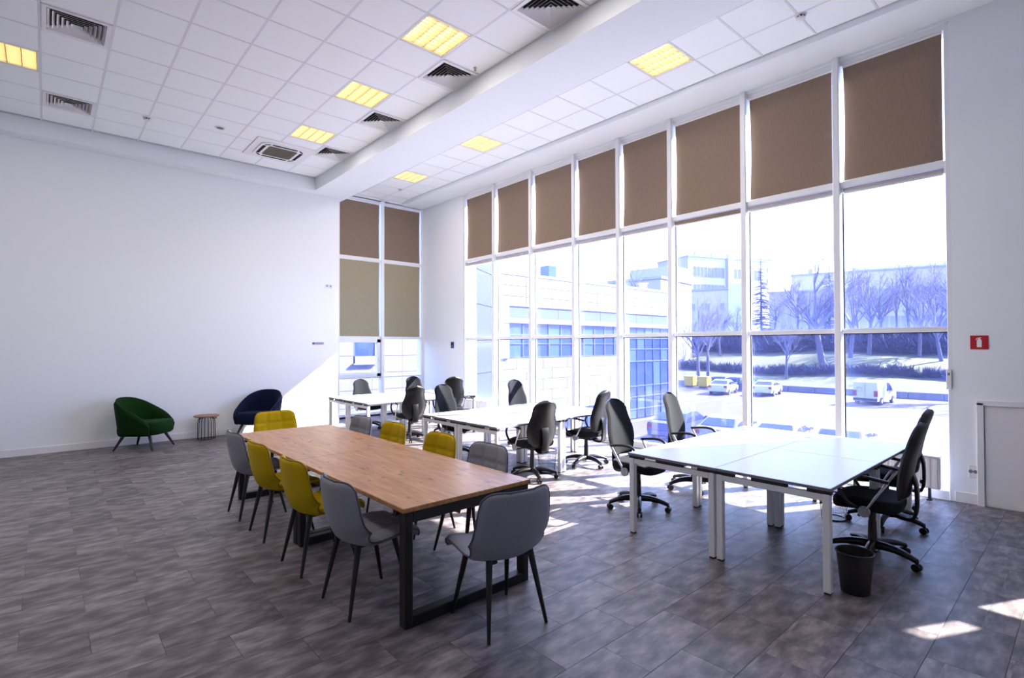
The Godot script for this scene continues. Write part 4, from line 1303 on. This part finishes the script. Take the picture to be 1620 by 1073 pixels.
func conifer(label: String, at: Vector3, h: float, sd: int) -> void:
	var o := thing("fir_tree", label, "tree", at, 0.0, "fir trees beyond the car park")
	var rg := RandomNumberGenerator.new(); rg.seed = sd
	var m := MB.new(); m.tube([Vector3.ZERO, Vector3(0, h, 0)], [h * 0.018, 0.02], 7)
	part(o, "trunk", m.done(), M.bark)
	m = MB.new()
	for k in 150:
		var f := pow(rg.randf(), 0.8)
		var y := h * lerpf(0.10, 0.98, f)
		var len := h * 0.24 * (1.0 - f) * rg.randf_range(0.75, 1.1) + 0.15
		var a := rg.randf() * TAU
		var d := Vector3(cos(a), 0, sin(a)); var s := Vector3(-sin(a), 0, cos(a))
		for q in 9:
			var t := (q + 0.6) / 9.0
			var c := Vector3(0, y, 0) + d * len * t + Vector3(0, -0.35 * len * t * t + 0.10 * len * t, 0)
			var w := len * 0.22 * (1.15 - t) + 0.08
			for sg in [-1.0, 1.0]:
				var tip: Vector3 = c + s * w * sg + d * w * 0.6 - Vector3(0, w * rg.randf_range(0.2, 0.7), 0)
				m.poly([c - d * len * 0.06, c + d * len * 0.07, tip], Vector3(0, 1, 0) + s * sg * 0.3)
	part(o, "foliage", m.done(), M.needles)

func car(called: String, label: String, at: Vector3, turn: float, paint: Material, van := false, group := "") -> void:
	var o := thing(called, label, "van" if van else "car", at, turn, group)
	# outline from the rear (x = -2.1) to the nose, y up
	var out := PackedVector2Array([Vector2(-2.12, 0.32), Vector2(2.10, 0.30), Vector2(2.16, 0.52), Vector2(2.05, 0.74), Vector2(1.15, 0.92), Vector2(0.30, 1.36), Vector2(-0.30, 1.44), Vector2(-0.95, 1.36), Vector2(-1.60, 1.02), Vector2(-2.08, 0.96), Vector2(-2.16, 0.62)])
	var W := 0.88
	if van: out = PackedVector2Array([Vector2(-2.14, 0.32), Vector2(2.14, 0.30), Vector2(2.20, 0.60), Vector2(2.00, 0.98), Vector2(1.45, 1.12), Vector2(0.85, 1.78), Vector2(0.40, 1.88), Vector2(-1.85, 1.90), Vector2(-2.05, 1.80), Vector2(-2.12, 1.0)])
	var hi := 1.44 if not van else 1.90
	var wid := func(y: float) -> float: return W * (1.0 - (0.24 if not van else 0.12) * smoothstep(0.9, hi, y)) * (0.95 if y < 0.4 else 1.0)
	var m := MB.new()
	var n := out.size()
	for k in n:
		var a := out[k]; var b := out[(k + 1) % n]
		var d := (b - a).normalized()
		m.quad(Vector3(a.x, a.y, -wid.call(a.y)), Vector3(b.x, b.y, -wid.call(b.y)), Vector3(b.x, b.y, wid.call(b.y)), Vector3(a.x, a.y, wid.call(a.y)), Vector3(d.y, -d.x, 0))
	var tri := Geometry2D.triangulate_polygon(out)
	for s in [-1.0, 1.0]:
		var first := m.v.size()
		for p in out: m.vert(Vector3(p.x, p.y, s * wid.call(p.y)), Vector3(0, 0.2, s))
		for k in range(0, tri.size(), 3): m.tri(first + tri[k], first + tri[k + 1], first + tri[k + 2])
	part(o, "body", m.done(), paint)
	# side windows, windscreen, rear window
	var sides := [[Vector2(-1.42, 1.0), Vector2(-0.36, 0.98), Vector2(-0.36, 1.36), Vector2(-0.90, 1.30)], [Vector2(-0.28, 0.98), Vector2(0.98, 0.96), Vector2(0.24, 1.32), Vector2(-0.28, 1.37)]]
	if van: sides = [[Vector2(0.10, 1.10), Vector2(1.30, 1.08), Vector2(0.80, 1.68), Vector2(0.10, 1.72)]]
	for w in sides:
		for s in [-1.0, 1.0]:
			m = MB.new()
			var pts := []
			for p in w: pts.append(Vector3(p.x, p.y, s * (wid.call(p.y) + 0.012)))
			m.poly(pts, Vector3(0, 0.2, s))
			part(o, "side_window", m.done(), M.car_glass)
	var ends := [[Vector2(1.08, 0.955), Vector2(0.36, 1.335)], [Vector2(-1.02, 1.33), Vector2(-1.56, 1.05)]]
	if van: ends = [[Vector2(1.40, 1.18), Vector2(0.90, 1.74)]]
	for e in ends:
		var a: Vector2 = e[0]; var b: Vector2 = e[1]
		var d := (b - a).normalized(); var nn := Vector3(-d.y, d.x, 0)
		if nn.y < 0: nn = -nn
		m = MB.new()
		var wa: float = wid.call(a.y) - 0.08; var wb: float = wid.call(b.y) - 0.08
		m.quad(Vector3(a.x, a.y, -wa) + nn * 0.015, Vector3(b.x, b.y, -wb) + nn * 0.015, Vector3(b.x, b.y, wb) + nn * 0.015, Vector3(a.x, a.y, wa) + nn * 0.015, nn)
		part(o, "windscreen" if a.x > 0 else "rear_window", m.done(), M.car_glass)
	for s in [-1.0, 1.0]:
		for x in [-1.32, 1.34]:
			m = MB.new(); m.tube([Vector3(x, 0.31, s * 0.70), Vector3(x, 0.31, s * 0.90)], 0.31, 16)
			var wh := part(o, "wheel", m.done(), M.tyre)
			m = MB.new(); m.tube([Vector3(x, 0.31, s * 0.88), Vector3(x, 0.31, s * 0.912)], 0.19, 12)
			part(wh, "hub_cap", m.done(), M.chrome)
		m = MB.new(); m.box2(Vector3(-2.17, 0.72, s * 0.60), Vector3(-2.06, 0.90 if not van else 1.15, s * 0.86))
		part(o, "tail_light", m.done(), M.tail_red)
		m = MB.new(); m.box2(Vector3(0.85, 0.98, s * 0.86), Vector3(1.0, 1.10, s * 1.02))
		part(o, "mirror", m.done(), paint)
	m = MB.new(); m.cbox(Vector3(-2.12, 0.45, 0), Vector3(0.14, 0.20, 1.66), 0.03)
	part(o, "bumper", m.done(), M.tyre if van else paint)
	if van:
		m = MB.new(); m.box2(Vector3(-2.165, 0.6, -0.012), Vector3(-2.10, 1.75, 0.012))
		part(o, "door_seam", m.done(), M.roof_grey)
		m = MB.new(); m.xf = Transform3D(Basis(Vector3.FORWARD, PI / 2), Vector3(-2.135, 1.25, -0.40)); m.lathe([Vector2(0.14, 0.0), Vector2(0.20, 0.0), Vector2(0.20, -0.02)], Vector3.ZERO, 18)
		part(o, "round_emblem", m.done(), M.roof_grey)

func build_outside() -> void:
	M.asphalt = mat(rgb(70, 67, 75), 0.9)
	var an := noise(71, 0.03, 4)
	M.asphalt.albedo_texture = picture(512, 512, func(x, y): var k: float = 0.9 + 0.14 * an.get_noise_2d(x, y * 2.0); return Color(k, k * 0.985, k))
	M.asphalt.uv1_triplanar = true; M.asphalt.uv1_scale = Vector3(0.05, 0.05, 0.05)
	M.line_paint = mat(Color(0.86, 0.86, 0.88), 0.8)
	M.grass = mat(rgb(78, 83, 52), 0.95)
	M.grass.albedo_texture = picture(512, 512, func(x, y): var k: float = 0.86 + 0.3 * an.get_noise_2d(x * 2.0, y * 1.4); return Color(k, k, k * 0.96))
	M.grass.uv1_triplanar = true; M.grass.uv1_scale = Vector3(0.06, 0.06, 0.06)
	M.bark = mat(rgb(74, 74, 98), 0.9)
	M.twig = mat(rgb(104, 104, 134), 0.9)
	M.shrub = mat(rgb(40, 48, 78), 0.95)  # blue of the shaded view put into the shrub, bark and needle colours
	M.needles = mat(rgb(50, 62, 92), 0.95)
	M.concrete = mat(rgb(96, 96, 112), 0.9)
	M.panel_white = mat(Color(0.435, 0.435, 0.455), 0.5)
	M.panel_joint = mat(rgb(48, 50, 64), 0.8)
	M.panel_blue = mat(rgb(52, 60, 98), 0.5)
	M.office_glass = mat(rgb(40, 60, 128), 0.12)
	M.office_glass2 = mat(rgb(58, 82, 142), 0.15)
	M.office_frame = mat(rgb(66, 80, 128), 0.5)
	M.dark_frame = mat(rgb(40, 56, 112), 0.5)
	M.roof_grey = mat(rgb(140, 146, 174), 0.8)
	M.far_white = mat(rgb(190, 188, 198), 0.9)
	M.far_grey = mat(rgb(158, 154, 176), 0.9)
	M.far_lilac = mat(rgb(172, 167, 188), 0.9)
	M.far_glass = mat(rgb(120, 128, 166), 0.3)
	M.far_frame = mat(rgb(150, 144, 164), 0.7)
	M.car_glass = mat(rgb(44, 52, 84), 0.1)
	M.tyre = mat(rgb(34, 36, 52), 0.8)
	M.tail_red = mat(rgb(112, 24, 34), 0.4)
	M.car_white = mat(Color(0.62, 0.62, 0.65), 0.3)
	M.car_dark = mat(rgb(52, 62, 104), 0.25)
	M.car_silver = mat(rgb(110, 112, 124), 0.3)
	M.car_rose = mat(rgb(86, 66, 92), 0.3)
	M.bin_yellow = mat(rgb(168, 144, 0), 0.5)
	M.bin_green = mat(rgb(34, 62, 92), 0.6)
	var m := MB.new()
	# car park
	var pk := thing("car_park", "pale asphalt car park outside the windows", "car park")
	part(pk, "asphalt", bx(Vector3(8.05, GROUND - 0.3, -60), Vector3(56.84, GROUND, 40)), M.asphalt)
	for k in 12:
		var z := -34.0 + k * 2.9
		part(pk, "parking_line", bx(Vector3(40.0, GROUND, z - 0.07), Vector3(45.2, GROUND + 0.008, z + 0.07)), M.line_paint)
		part(pk, "parking_line", bx(Vector3(26.5, GROUND, z - 0.07), Vector3(32.0, GROUND + 0.008, z + 0.07)), M.line_paint)
	# kerb wall and grass bank
	var kw := thing("retaining_wall", "low concrete wall along the far edge of the car park", "wall", Vector3(57.0, GROUND, 0))
	for k in 24:
		m = MB.new(); m.cbox(Vector3(0, 0.30, -37.5 + k * 2.5), Vector3(0.3, 0.60, 2.46), 0.02)
		part(kw, "wall_slab", m.done(), M.concrete)
	m = MB.new()
	var g := []
	for i in 41:
		var x := 57.17 + 113.0 * pow(i / 40.0, 1.8)
		var row := []
		for j in 61:
			var z := -120.0 + 200.0 * j / 60.0
			row.append(Vector3(x, bank_height(x, z), z))
		g.append(row)
	m.grid(g, true)
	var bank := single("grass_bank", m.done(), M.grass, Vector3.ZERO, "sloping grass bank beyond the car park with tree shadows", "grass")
	bank.set_meta("kind", "stuff")
	# two belts of leafless shrubs
	var rg := RandomNumberGenerator.new(); rg.seed = 77
	m = MB.new()
	for k in 90:
		var a := rg.randf() * TAU; var el := rg.randf_range(-0.1, 1.2)
		var d := Vector3(cos(a) * cos(el), sin(el), sin(a) * cos(el))
		var s := d.cross(Vector3(0, 1, 0.3)).normalized() * 0.055
		var p := Vector3(rg.randf_range(-0.35, 0.35), rg.randf_range(0.0, 0.5), rg.randf_range(-0.35, 0.35))
		m.poly([p - s, p + s, p + d * rg.randf_range(0.5, 0.95)], d.cross(s).normalized())
	var bush := m.done()
	for belt in [[64.2, 65.2, 0.85, 420, "dense dark shrubs in a belt halfway up the grass bank"], [77.0, 84.0, 1.5, 1500, "dense dark thicket at the top of the grass bank"]]:
		var mm := MultiMesh.new()
		mm.transform_format = MultiMesh.TRANSFORM_3D
		mm.mesh = bush; mm.instance_count = belt[3]
		for k in belt[3]:
			var x := rg.randf_range(belt[0], belt[1]); var z := rg.randf_range(-52.0, 12.0)
			var s: float = belt[2] * rg.randf_range(0.7, 1.3)
			mm.set_instance_transform(k, Transform3D(Basis(Vector3.UP, rg.randf() * TAU).scaled(Vector3(s * 1.3, s, s * 1.3)), Vector3(x, bank_height(x, z) - 0.1, z)))
		var mi := MultiMeshInstance3D.new()
		mi.name = numbered("shrub_belt"); mi.multimesh = mm; mi.material_override = M.shrub
		add_child(mi)
		tag(mi, belt[4], "shrubs"); mi.set_meta("kind", "stuff")
	# bare trees
	var kinds := [bare_tree_meshes(101), bare_tree_meshes(202), bare_tree_meshes(303), bare_tree_meshes(404)]
	for k in TREES.size():
		var t: Array = TREES[k]
		var nth := ["first", "second", "third", "fourth", "fifth", "sixth", "seventh", "eighth", "ninth", "tenth"]
		var lbl := "leafless tree hidden by the right wall, casting shadows over the car park"
		var bays := [[[8, 15, 9, 10, 14, 11, 18, 12, 19, 13], "rightmost"], [[16, 5, 17, 7, 6], "second-from-right"], [[3, 0, 1, 2, 4], "third-from-right"]]
		for b in bays:
			var q: int = b[0].find(k)
			if q >= 0: lbl = "leafless tree on the bank in the %s window bay, %s from its left" % [b[1], nth[q]]
		if k == 6: lbl = "tall leafless tree with a thick pale trunk at the edge of the car park"
		elif k == 20: lbl = "leafless tree showing above the roof of the white office wing"
		elif k == 5: lbl = "slender leafless tree behind the low wall, beside the second white car"
		elif k < 2: lbl = ["left of the twin leafless trees behind the yellow bins", "right of the twin leafless trees behind the yellow bins"][k]
		var o := thing("bare_tree", lbl, "tree", Vector3(t[0], (bank_height(t[0], t[1]) - 0.1) if t[0] > 57 else GROUND, t[1]), k * 1.7, "leafless trees beyond the car park")
		var h: float = t[3] * 1.05
		var kd: Array = kinds[k % 4]
		for q in 3:
			var pt := part(o, ["trunk", "branches", "twigs"][q], kd[q], M.bark if q == 0 else M.twig)
			pt.scale = Vector3(h, h, h) * Vector3(0.9 if k != 6 else 1.25, 1, 0.9 if k != 6 else 1.25)
	conifer("tall dark fir tree in front of the white tower block", Vector3(81.7, 1.9, -34.3), 13.2, 5)
	conifer("broad dark fir tree beside the tall window mullion, before the flat-roofed building", Vector3(92.0, 3.2, -28.1), 11.8, 6)
	conifer("young dark fir tree before the pale lilac building at the left", Vector3(83.1, 2.2, -44.6), 5.2, 7)
	# cars
	car("parked_car", "white saloon car parked beside the yellow bins", Vector3(50.0, GROUND, -24.7), 0.20, M.car_white, false, "parked cars")
	car("parked_car", "white saloon car parked before the low wall", Vector3(51.7, GROUND, -21.2), 0.16, M.car_white, false, "parked cars")
	car("delivery_van", "white delivery van parked on the car park, rear doors to camera", Vector3(50.5, GROUND, -12.2), -0.06, M.car_white, true)
	car("parked_car", "dark blue car below the window, behind the office chair", Vector3(24.6, GROUND, -14.4), 0.12, M.car_dark, false, "parked cars")
	car("parked_car", "silver car below the window, second from the left of the near row", Vector3(24.6, GROUND, -11.9), 0.12, M.car_silver, false, "parked cars")
	car("parked_car", "white car below the window, only its roof showing above the desk", Vector3(24.6, GROUND, -9.4), 0.12, M.car_white, false, "parked cars")
	car("parked_car", "dull mauve car below the window, at the right of the near row", Vector3(24.6, GROUND, -7.0), 0.12, M.car_rose, false, "parked cars")
	# bins
	for k in 6:
		var yel := k < 2
		var o := thing("waste_container", ["left yellow waste container at the edge of the car park", "right yellow waste container at the edge of the car park", "dark wheeled waste container next to the yellow ones", "dark wheeled waste container behind the white saloon car", "dark wheeled waste container right of the white saloon car", "dark wheeled waste container farthest from the yellow ones"][k], "waste container", Vector3(55.6 - 0.15 * k, GROUND, -31.4 + k * 1.75), 0.2, "waste containers")
		m = MB.new()
		m.prism(PackedVector2Array([Vector2(-0.58, 0.16), Vector2(0.58, 0.16), Vector2(0.72, 1.15), Vector2(-0.72, 1.15)]), -0.5, 0.5)
		part(o, "body", m.done(), M.bin_yellow if yel else M.bin_green)
		m = MB.new(); m.cbox(Vector3(0, 1.21, 0), Vector3(1.52, 0.12, 1.1), 0.04)
		part(o, "lid", m.done(), M.bin_yellow if yel else M.office_glass2)
		for s in [-1.0, 1.0]:
			m = MB.new(); m.tube([Vector3(s * 0.45, 0.09, -0.42), Vector3(s * 0.45, 0.09, 0.42)], 0.09, 10)
			part(o, "wheel", m.done(), M.tyre)
	# white office wing across the yard, its front runs along x
	var Z := -20.0
	var w := thing("office_wing", "white panelled office wing with blue window bands across the yard", "building", Vector3(16.95, 0, Z))
	var L := 15.5
	part(w, "wall", bx(Vector3(0, GROUND, -10), Vector3(L, 5.40, -0.06)), M.panel_joint)
	part(w, "coping", bx(Vector3(-0.05, 5.40, -10), Vector3(L + 0.05, 5.56, 0.02)), M.panel_white)
	var rowsY := [[4.87, 5.385], [4.33, 4.85], [3.80, 4.31], [0.56, 1.12], [-0.02, 0.54], [-0.60, -0.04], [-1.18, -0.62], [-1.80, -1.20]]
	for r in rowsY.size():
		var x := 0.0
		var off: float = [1.9, 1.2][r % 2] if r > 2 else 1.9
		while x < L - 0.01:
			var b: float = minf(x + (off if x == 0.0 else 1.94), L if r < 3 else 10.8)
			if b - x > 0.05:
				m = MB.new(); m.cbox(Vector3((x + b) / 2, (rowsY[r][0] + rowsY[r][1]) / 2, -0.03), Vector3(b - x - 0.02, rowsY[r][1] - rowsY[r][0], 0.06), 0.005)
				part(w, "facade_panel", m.done(), M.panel_white)
			x = b
			if r > 2 and x >= 10.79: break
	for k in 8:
		part(w, "clerestory_panel", bx(Vector3(0.7 + k * 1.85, 3.22, -0.06), Vector3(0.7 + (k + 1) * 1.85 - 0.02, 3.78, -0.045)), M.office_frame)
	part(w, "ledge", bx(Vector3(0, 2.93, -0.06), Vector3(L, 3.20, 0.12)), M.panel_white)
	part(w, "pier", bx(Vector3(0, 1.12, -0.06), Vector3(0.62, 3.80, 0.10)), M.panel_white)
	part(w, "pier", bx(Vector3(10.35, -3.0, -0.06), Vector3(10.85, 3.0, 0.10)), M.panel_white)
	for k in 10:
		var a := 0.66 + k * 0.969; var b := a + 0.969
		var f := MB.new()
		f.box2(Vector3(a, 1.14, -0.06), Vector3(a + 0.05, 2.92, 0.02)); f.box2(Vector3(b - 0.02, 1.14, -0.06), Vector3(b, 2.92, 0.02))
		f.box2(Vector3(a + 0.05, 2.30, -0.06), Vector3(b - 0.02, 2.36, 0.02)); f.box2(Vector3(a + 0.05, 1.85, -0.06), Vector3(b - 0.02, 1.89, 0.02)); f.box2(Vector3(a + 0.05, 1.14, -0.06), Vector3(b - 0.02, 1.19, 0.02))
		var wd := part(w, "window", f.done(), M.office_frame)
		part(wd, "pane", bx(Vector3(a + 0.05, 1.19, -0.058), Vector3(b - 0.02, 2.92, -0.03)), M.office_glass if k % 3 else M.office_glass2)
	for k in 8:
		var a := 3.4 + k * 0.86
		var wd := part(w, "window", bx(Vector3(a, -2.95, -0.06), Vector3(a + 0.05, -1.85, 0.02)), M.office_frame)
		part(wd, "pane", bx(Vector3(a + 0.05, -2.95, -0.058), Vector3(a + 0.86, -1.85, -0.02)), M.office_glass)
	# glazed stair at its end
	for c in 5:
		for r in 7:
			var a := 10.87 + c * 0.92
			var y0: float = [-2.95, -2.35, -1.55, -0.85, 0.75, 1.55, 2.25][r]; var y1: float = [-2.38, -1.58, -0.88, 0.72, 1.52, 2.22, 2.92][r]
			part(w, "pane", bx(Vector3(a + 0.03, y0, -0.058), Vector3(a + 0.90, y1, -0.02)), M.office_glass if (c * 3 + r * 5) % 4 else M.office_glass2)
	for c in 6: part(w, "glazing_bar", bx(Vector3(10.85 + c * 0.92, -2.95, -0.06), Vector3(10.90 + c * 0.92, 2.93, 0.03)), M.dark_frame)
	for y in [-2.36, -1.565, -0.865, 0.735, 1.535, 2.235]: part(w, "glazing_bar", bx(Vector3(10.85, y - 0.03, -0.06), Vector3(L, y + 0.03, 0.025)), M.office_frame)
	m = MB.new(); m.cbox(Vector3(5.2, 6.0, -1.6), Vector3(0.7, 0.9, 0.7), 0.03)
	part(w, "roof_vent", m.done(), M.office_glass2)
	m = MB.new(); m.tube([Vector3(14.3, 5.5, -1.2), Vector3(14.3, 6.05, -1.2)], 0.28, 14); m.tube([Vector3(14.3, 6.05, -1.2), Vector3(14.3, 6.12, -1.2)], 0.36, 14)
	part(w, "flue", m.done(), M.chrome)
	# slanting pale blue wing close by
	var sw := thing("link_building", "pale blue panelled wall close outside the leftmost window bay", "building", Vector3(8.45, 0, -11.25), 0.581)
	part(sw, "wall", bx(Vector3(-0.2, GROUND, -1.2), Vector3(3.1, 7.0, -0.03)), M.panel_joint)
	for r in 10:
		for c in 2:
			var a: float = [-0.2, 0.75][c]; var b: float = [0.74, 3.1][c]
			part(sw, "facade_panel", bx(Vector3(a, -3.0 + r * 0.993, -0.03), Vector3(b, -3.0 + r * 0.993 + 0.975, 0.0)), M.panel_blue)
	# white building behind the small windows
	var nb := thing("rear_building", "white panelled building with one blue window outside the far corner windows", "building", Vector3(4.0, 0, -18.0))
	part(nb, "wall", bx(Vector3(0, GROUND, -3), Vector3(7.6, 6.5, -0.04)), M.panel_joint)
	for r in 15:
		for c in 6:
			var a := c * 1.27; var b := a + 1.26
			var y0 := -3.0 + r * 0.63
			if c == 3 and r >= 7 and r <= 8: b = 4.33
			if c == 4 and r >= 7 and r <= 8: a = 5.18
			if b > a: part(nb, "facade_panel", bx(Vector3(a, y0, -0.04), Vector3(b, y0 + 0.615, 0)), M.panel_white)
	part(nb, "ledge", bx(Vector3(4.3, 1.08, -0.02), Vector3(5.22, 1.13, 0.12)), M.panel_white)
	var wn := part(nb, "window", bx(Vector3(4.33, 1.13, -0.06), Vector3(4.40, 2.65, 0.0)), M.office_frame)
	part(wn, "pane", bx(Vector3(4.40, 1.13, -0.06), Vector3(5.18, 2.65, -0.03)), M.office_glass)
	# buildings far behind the bank
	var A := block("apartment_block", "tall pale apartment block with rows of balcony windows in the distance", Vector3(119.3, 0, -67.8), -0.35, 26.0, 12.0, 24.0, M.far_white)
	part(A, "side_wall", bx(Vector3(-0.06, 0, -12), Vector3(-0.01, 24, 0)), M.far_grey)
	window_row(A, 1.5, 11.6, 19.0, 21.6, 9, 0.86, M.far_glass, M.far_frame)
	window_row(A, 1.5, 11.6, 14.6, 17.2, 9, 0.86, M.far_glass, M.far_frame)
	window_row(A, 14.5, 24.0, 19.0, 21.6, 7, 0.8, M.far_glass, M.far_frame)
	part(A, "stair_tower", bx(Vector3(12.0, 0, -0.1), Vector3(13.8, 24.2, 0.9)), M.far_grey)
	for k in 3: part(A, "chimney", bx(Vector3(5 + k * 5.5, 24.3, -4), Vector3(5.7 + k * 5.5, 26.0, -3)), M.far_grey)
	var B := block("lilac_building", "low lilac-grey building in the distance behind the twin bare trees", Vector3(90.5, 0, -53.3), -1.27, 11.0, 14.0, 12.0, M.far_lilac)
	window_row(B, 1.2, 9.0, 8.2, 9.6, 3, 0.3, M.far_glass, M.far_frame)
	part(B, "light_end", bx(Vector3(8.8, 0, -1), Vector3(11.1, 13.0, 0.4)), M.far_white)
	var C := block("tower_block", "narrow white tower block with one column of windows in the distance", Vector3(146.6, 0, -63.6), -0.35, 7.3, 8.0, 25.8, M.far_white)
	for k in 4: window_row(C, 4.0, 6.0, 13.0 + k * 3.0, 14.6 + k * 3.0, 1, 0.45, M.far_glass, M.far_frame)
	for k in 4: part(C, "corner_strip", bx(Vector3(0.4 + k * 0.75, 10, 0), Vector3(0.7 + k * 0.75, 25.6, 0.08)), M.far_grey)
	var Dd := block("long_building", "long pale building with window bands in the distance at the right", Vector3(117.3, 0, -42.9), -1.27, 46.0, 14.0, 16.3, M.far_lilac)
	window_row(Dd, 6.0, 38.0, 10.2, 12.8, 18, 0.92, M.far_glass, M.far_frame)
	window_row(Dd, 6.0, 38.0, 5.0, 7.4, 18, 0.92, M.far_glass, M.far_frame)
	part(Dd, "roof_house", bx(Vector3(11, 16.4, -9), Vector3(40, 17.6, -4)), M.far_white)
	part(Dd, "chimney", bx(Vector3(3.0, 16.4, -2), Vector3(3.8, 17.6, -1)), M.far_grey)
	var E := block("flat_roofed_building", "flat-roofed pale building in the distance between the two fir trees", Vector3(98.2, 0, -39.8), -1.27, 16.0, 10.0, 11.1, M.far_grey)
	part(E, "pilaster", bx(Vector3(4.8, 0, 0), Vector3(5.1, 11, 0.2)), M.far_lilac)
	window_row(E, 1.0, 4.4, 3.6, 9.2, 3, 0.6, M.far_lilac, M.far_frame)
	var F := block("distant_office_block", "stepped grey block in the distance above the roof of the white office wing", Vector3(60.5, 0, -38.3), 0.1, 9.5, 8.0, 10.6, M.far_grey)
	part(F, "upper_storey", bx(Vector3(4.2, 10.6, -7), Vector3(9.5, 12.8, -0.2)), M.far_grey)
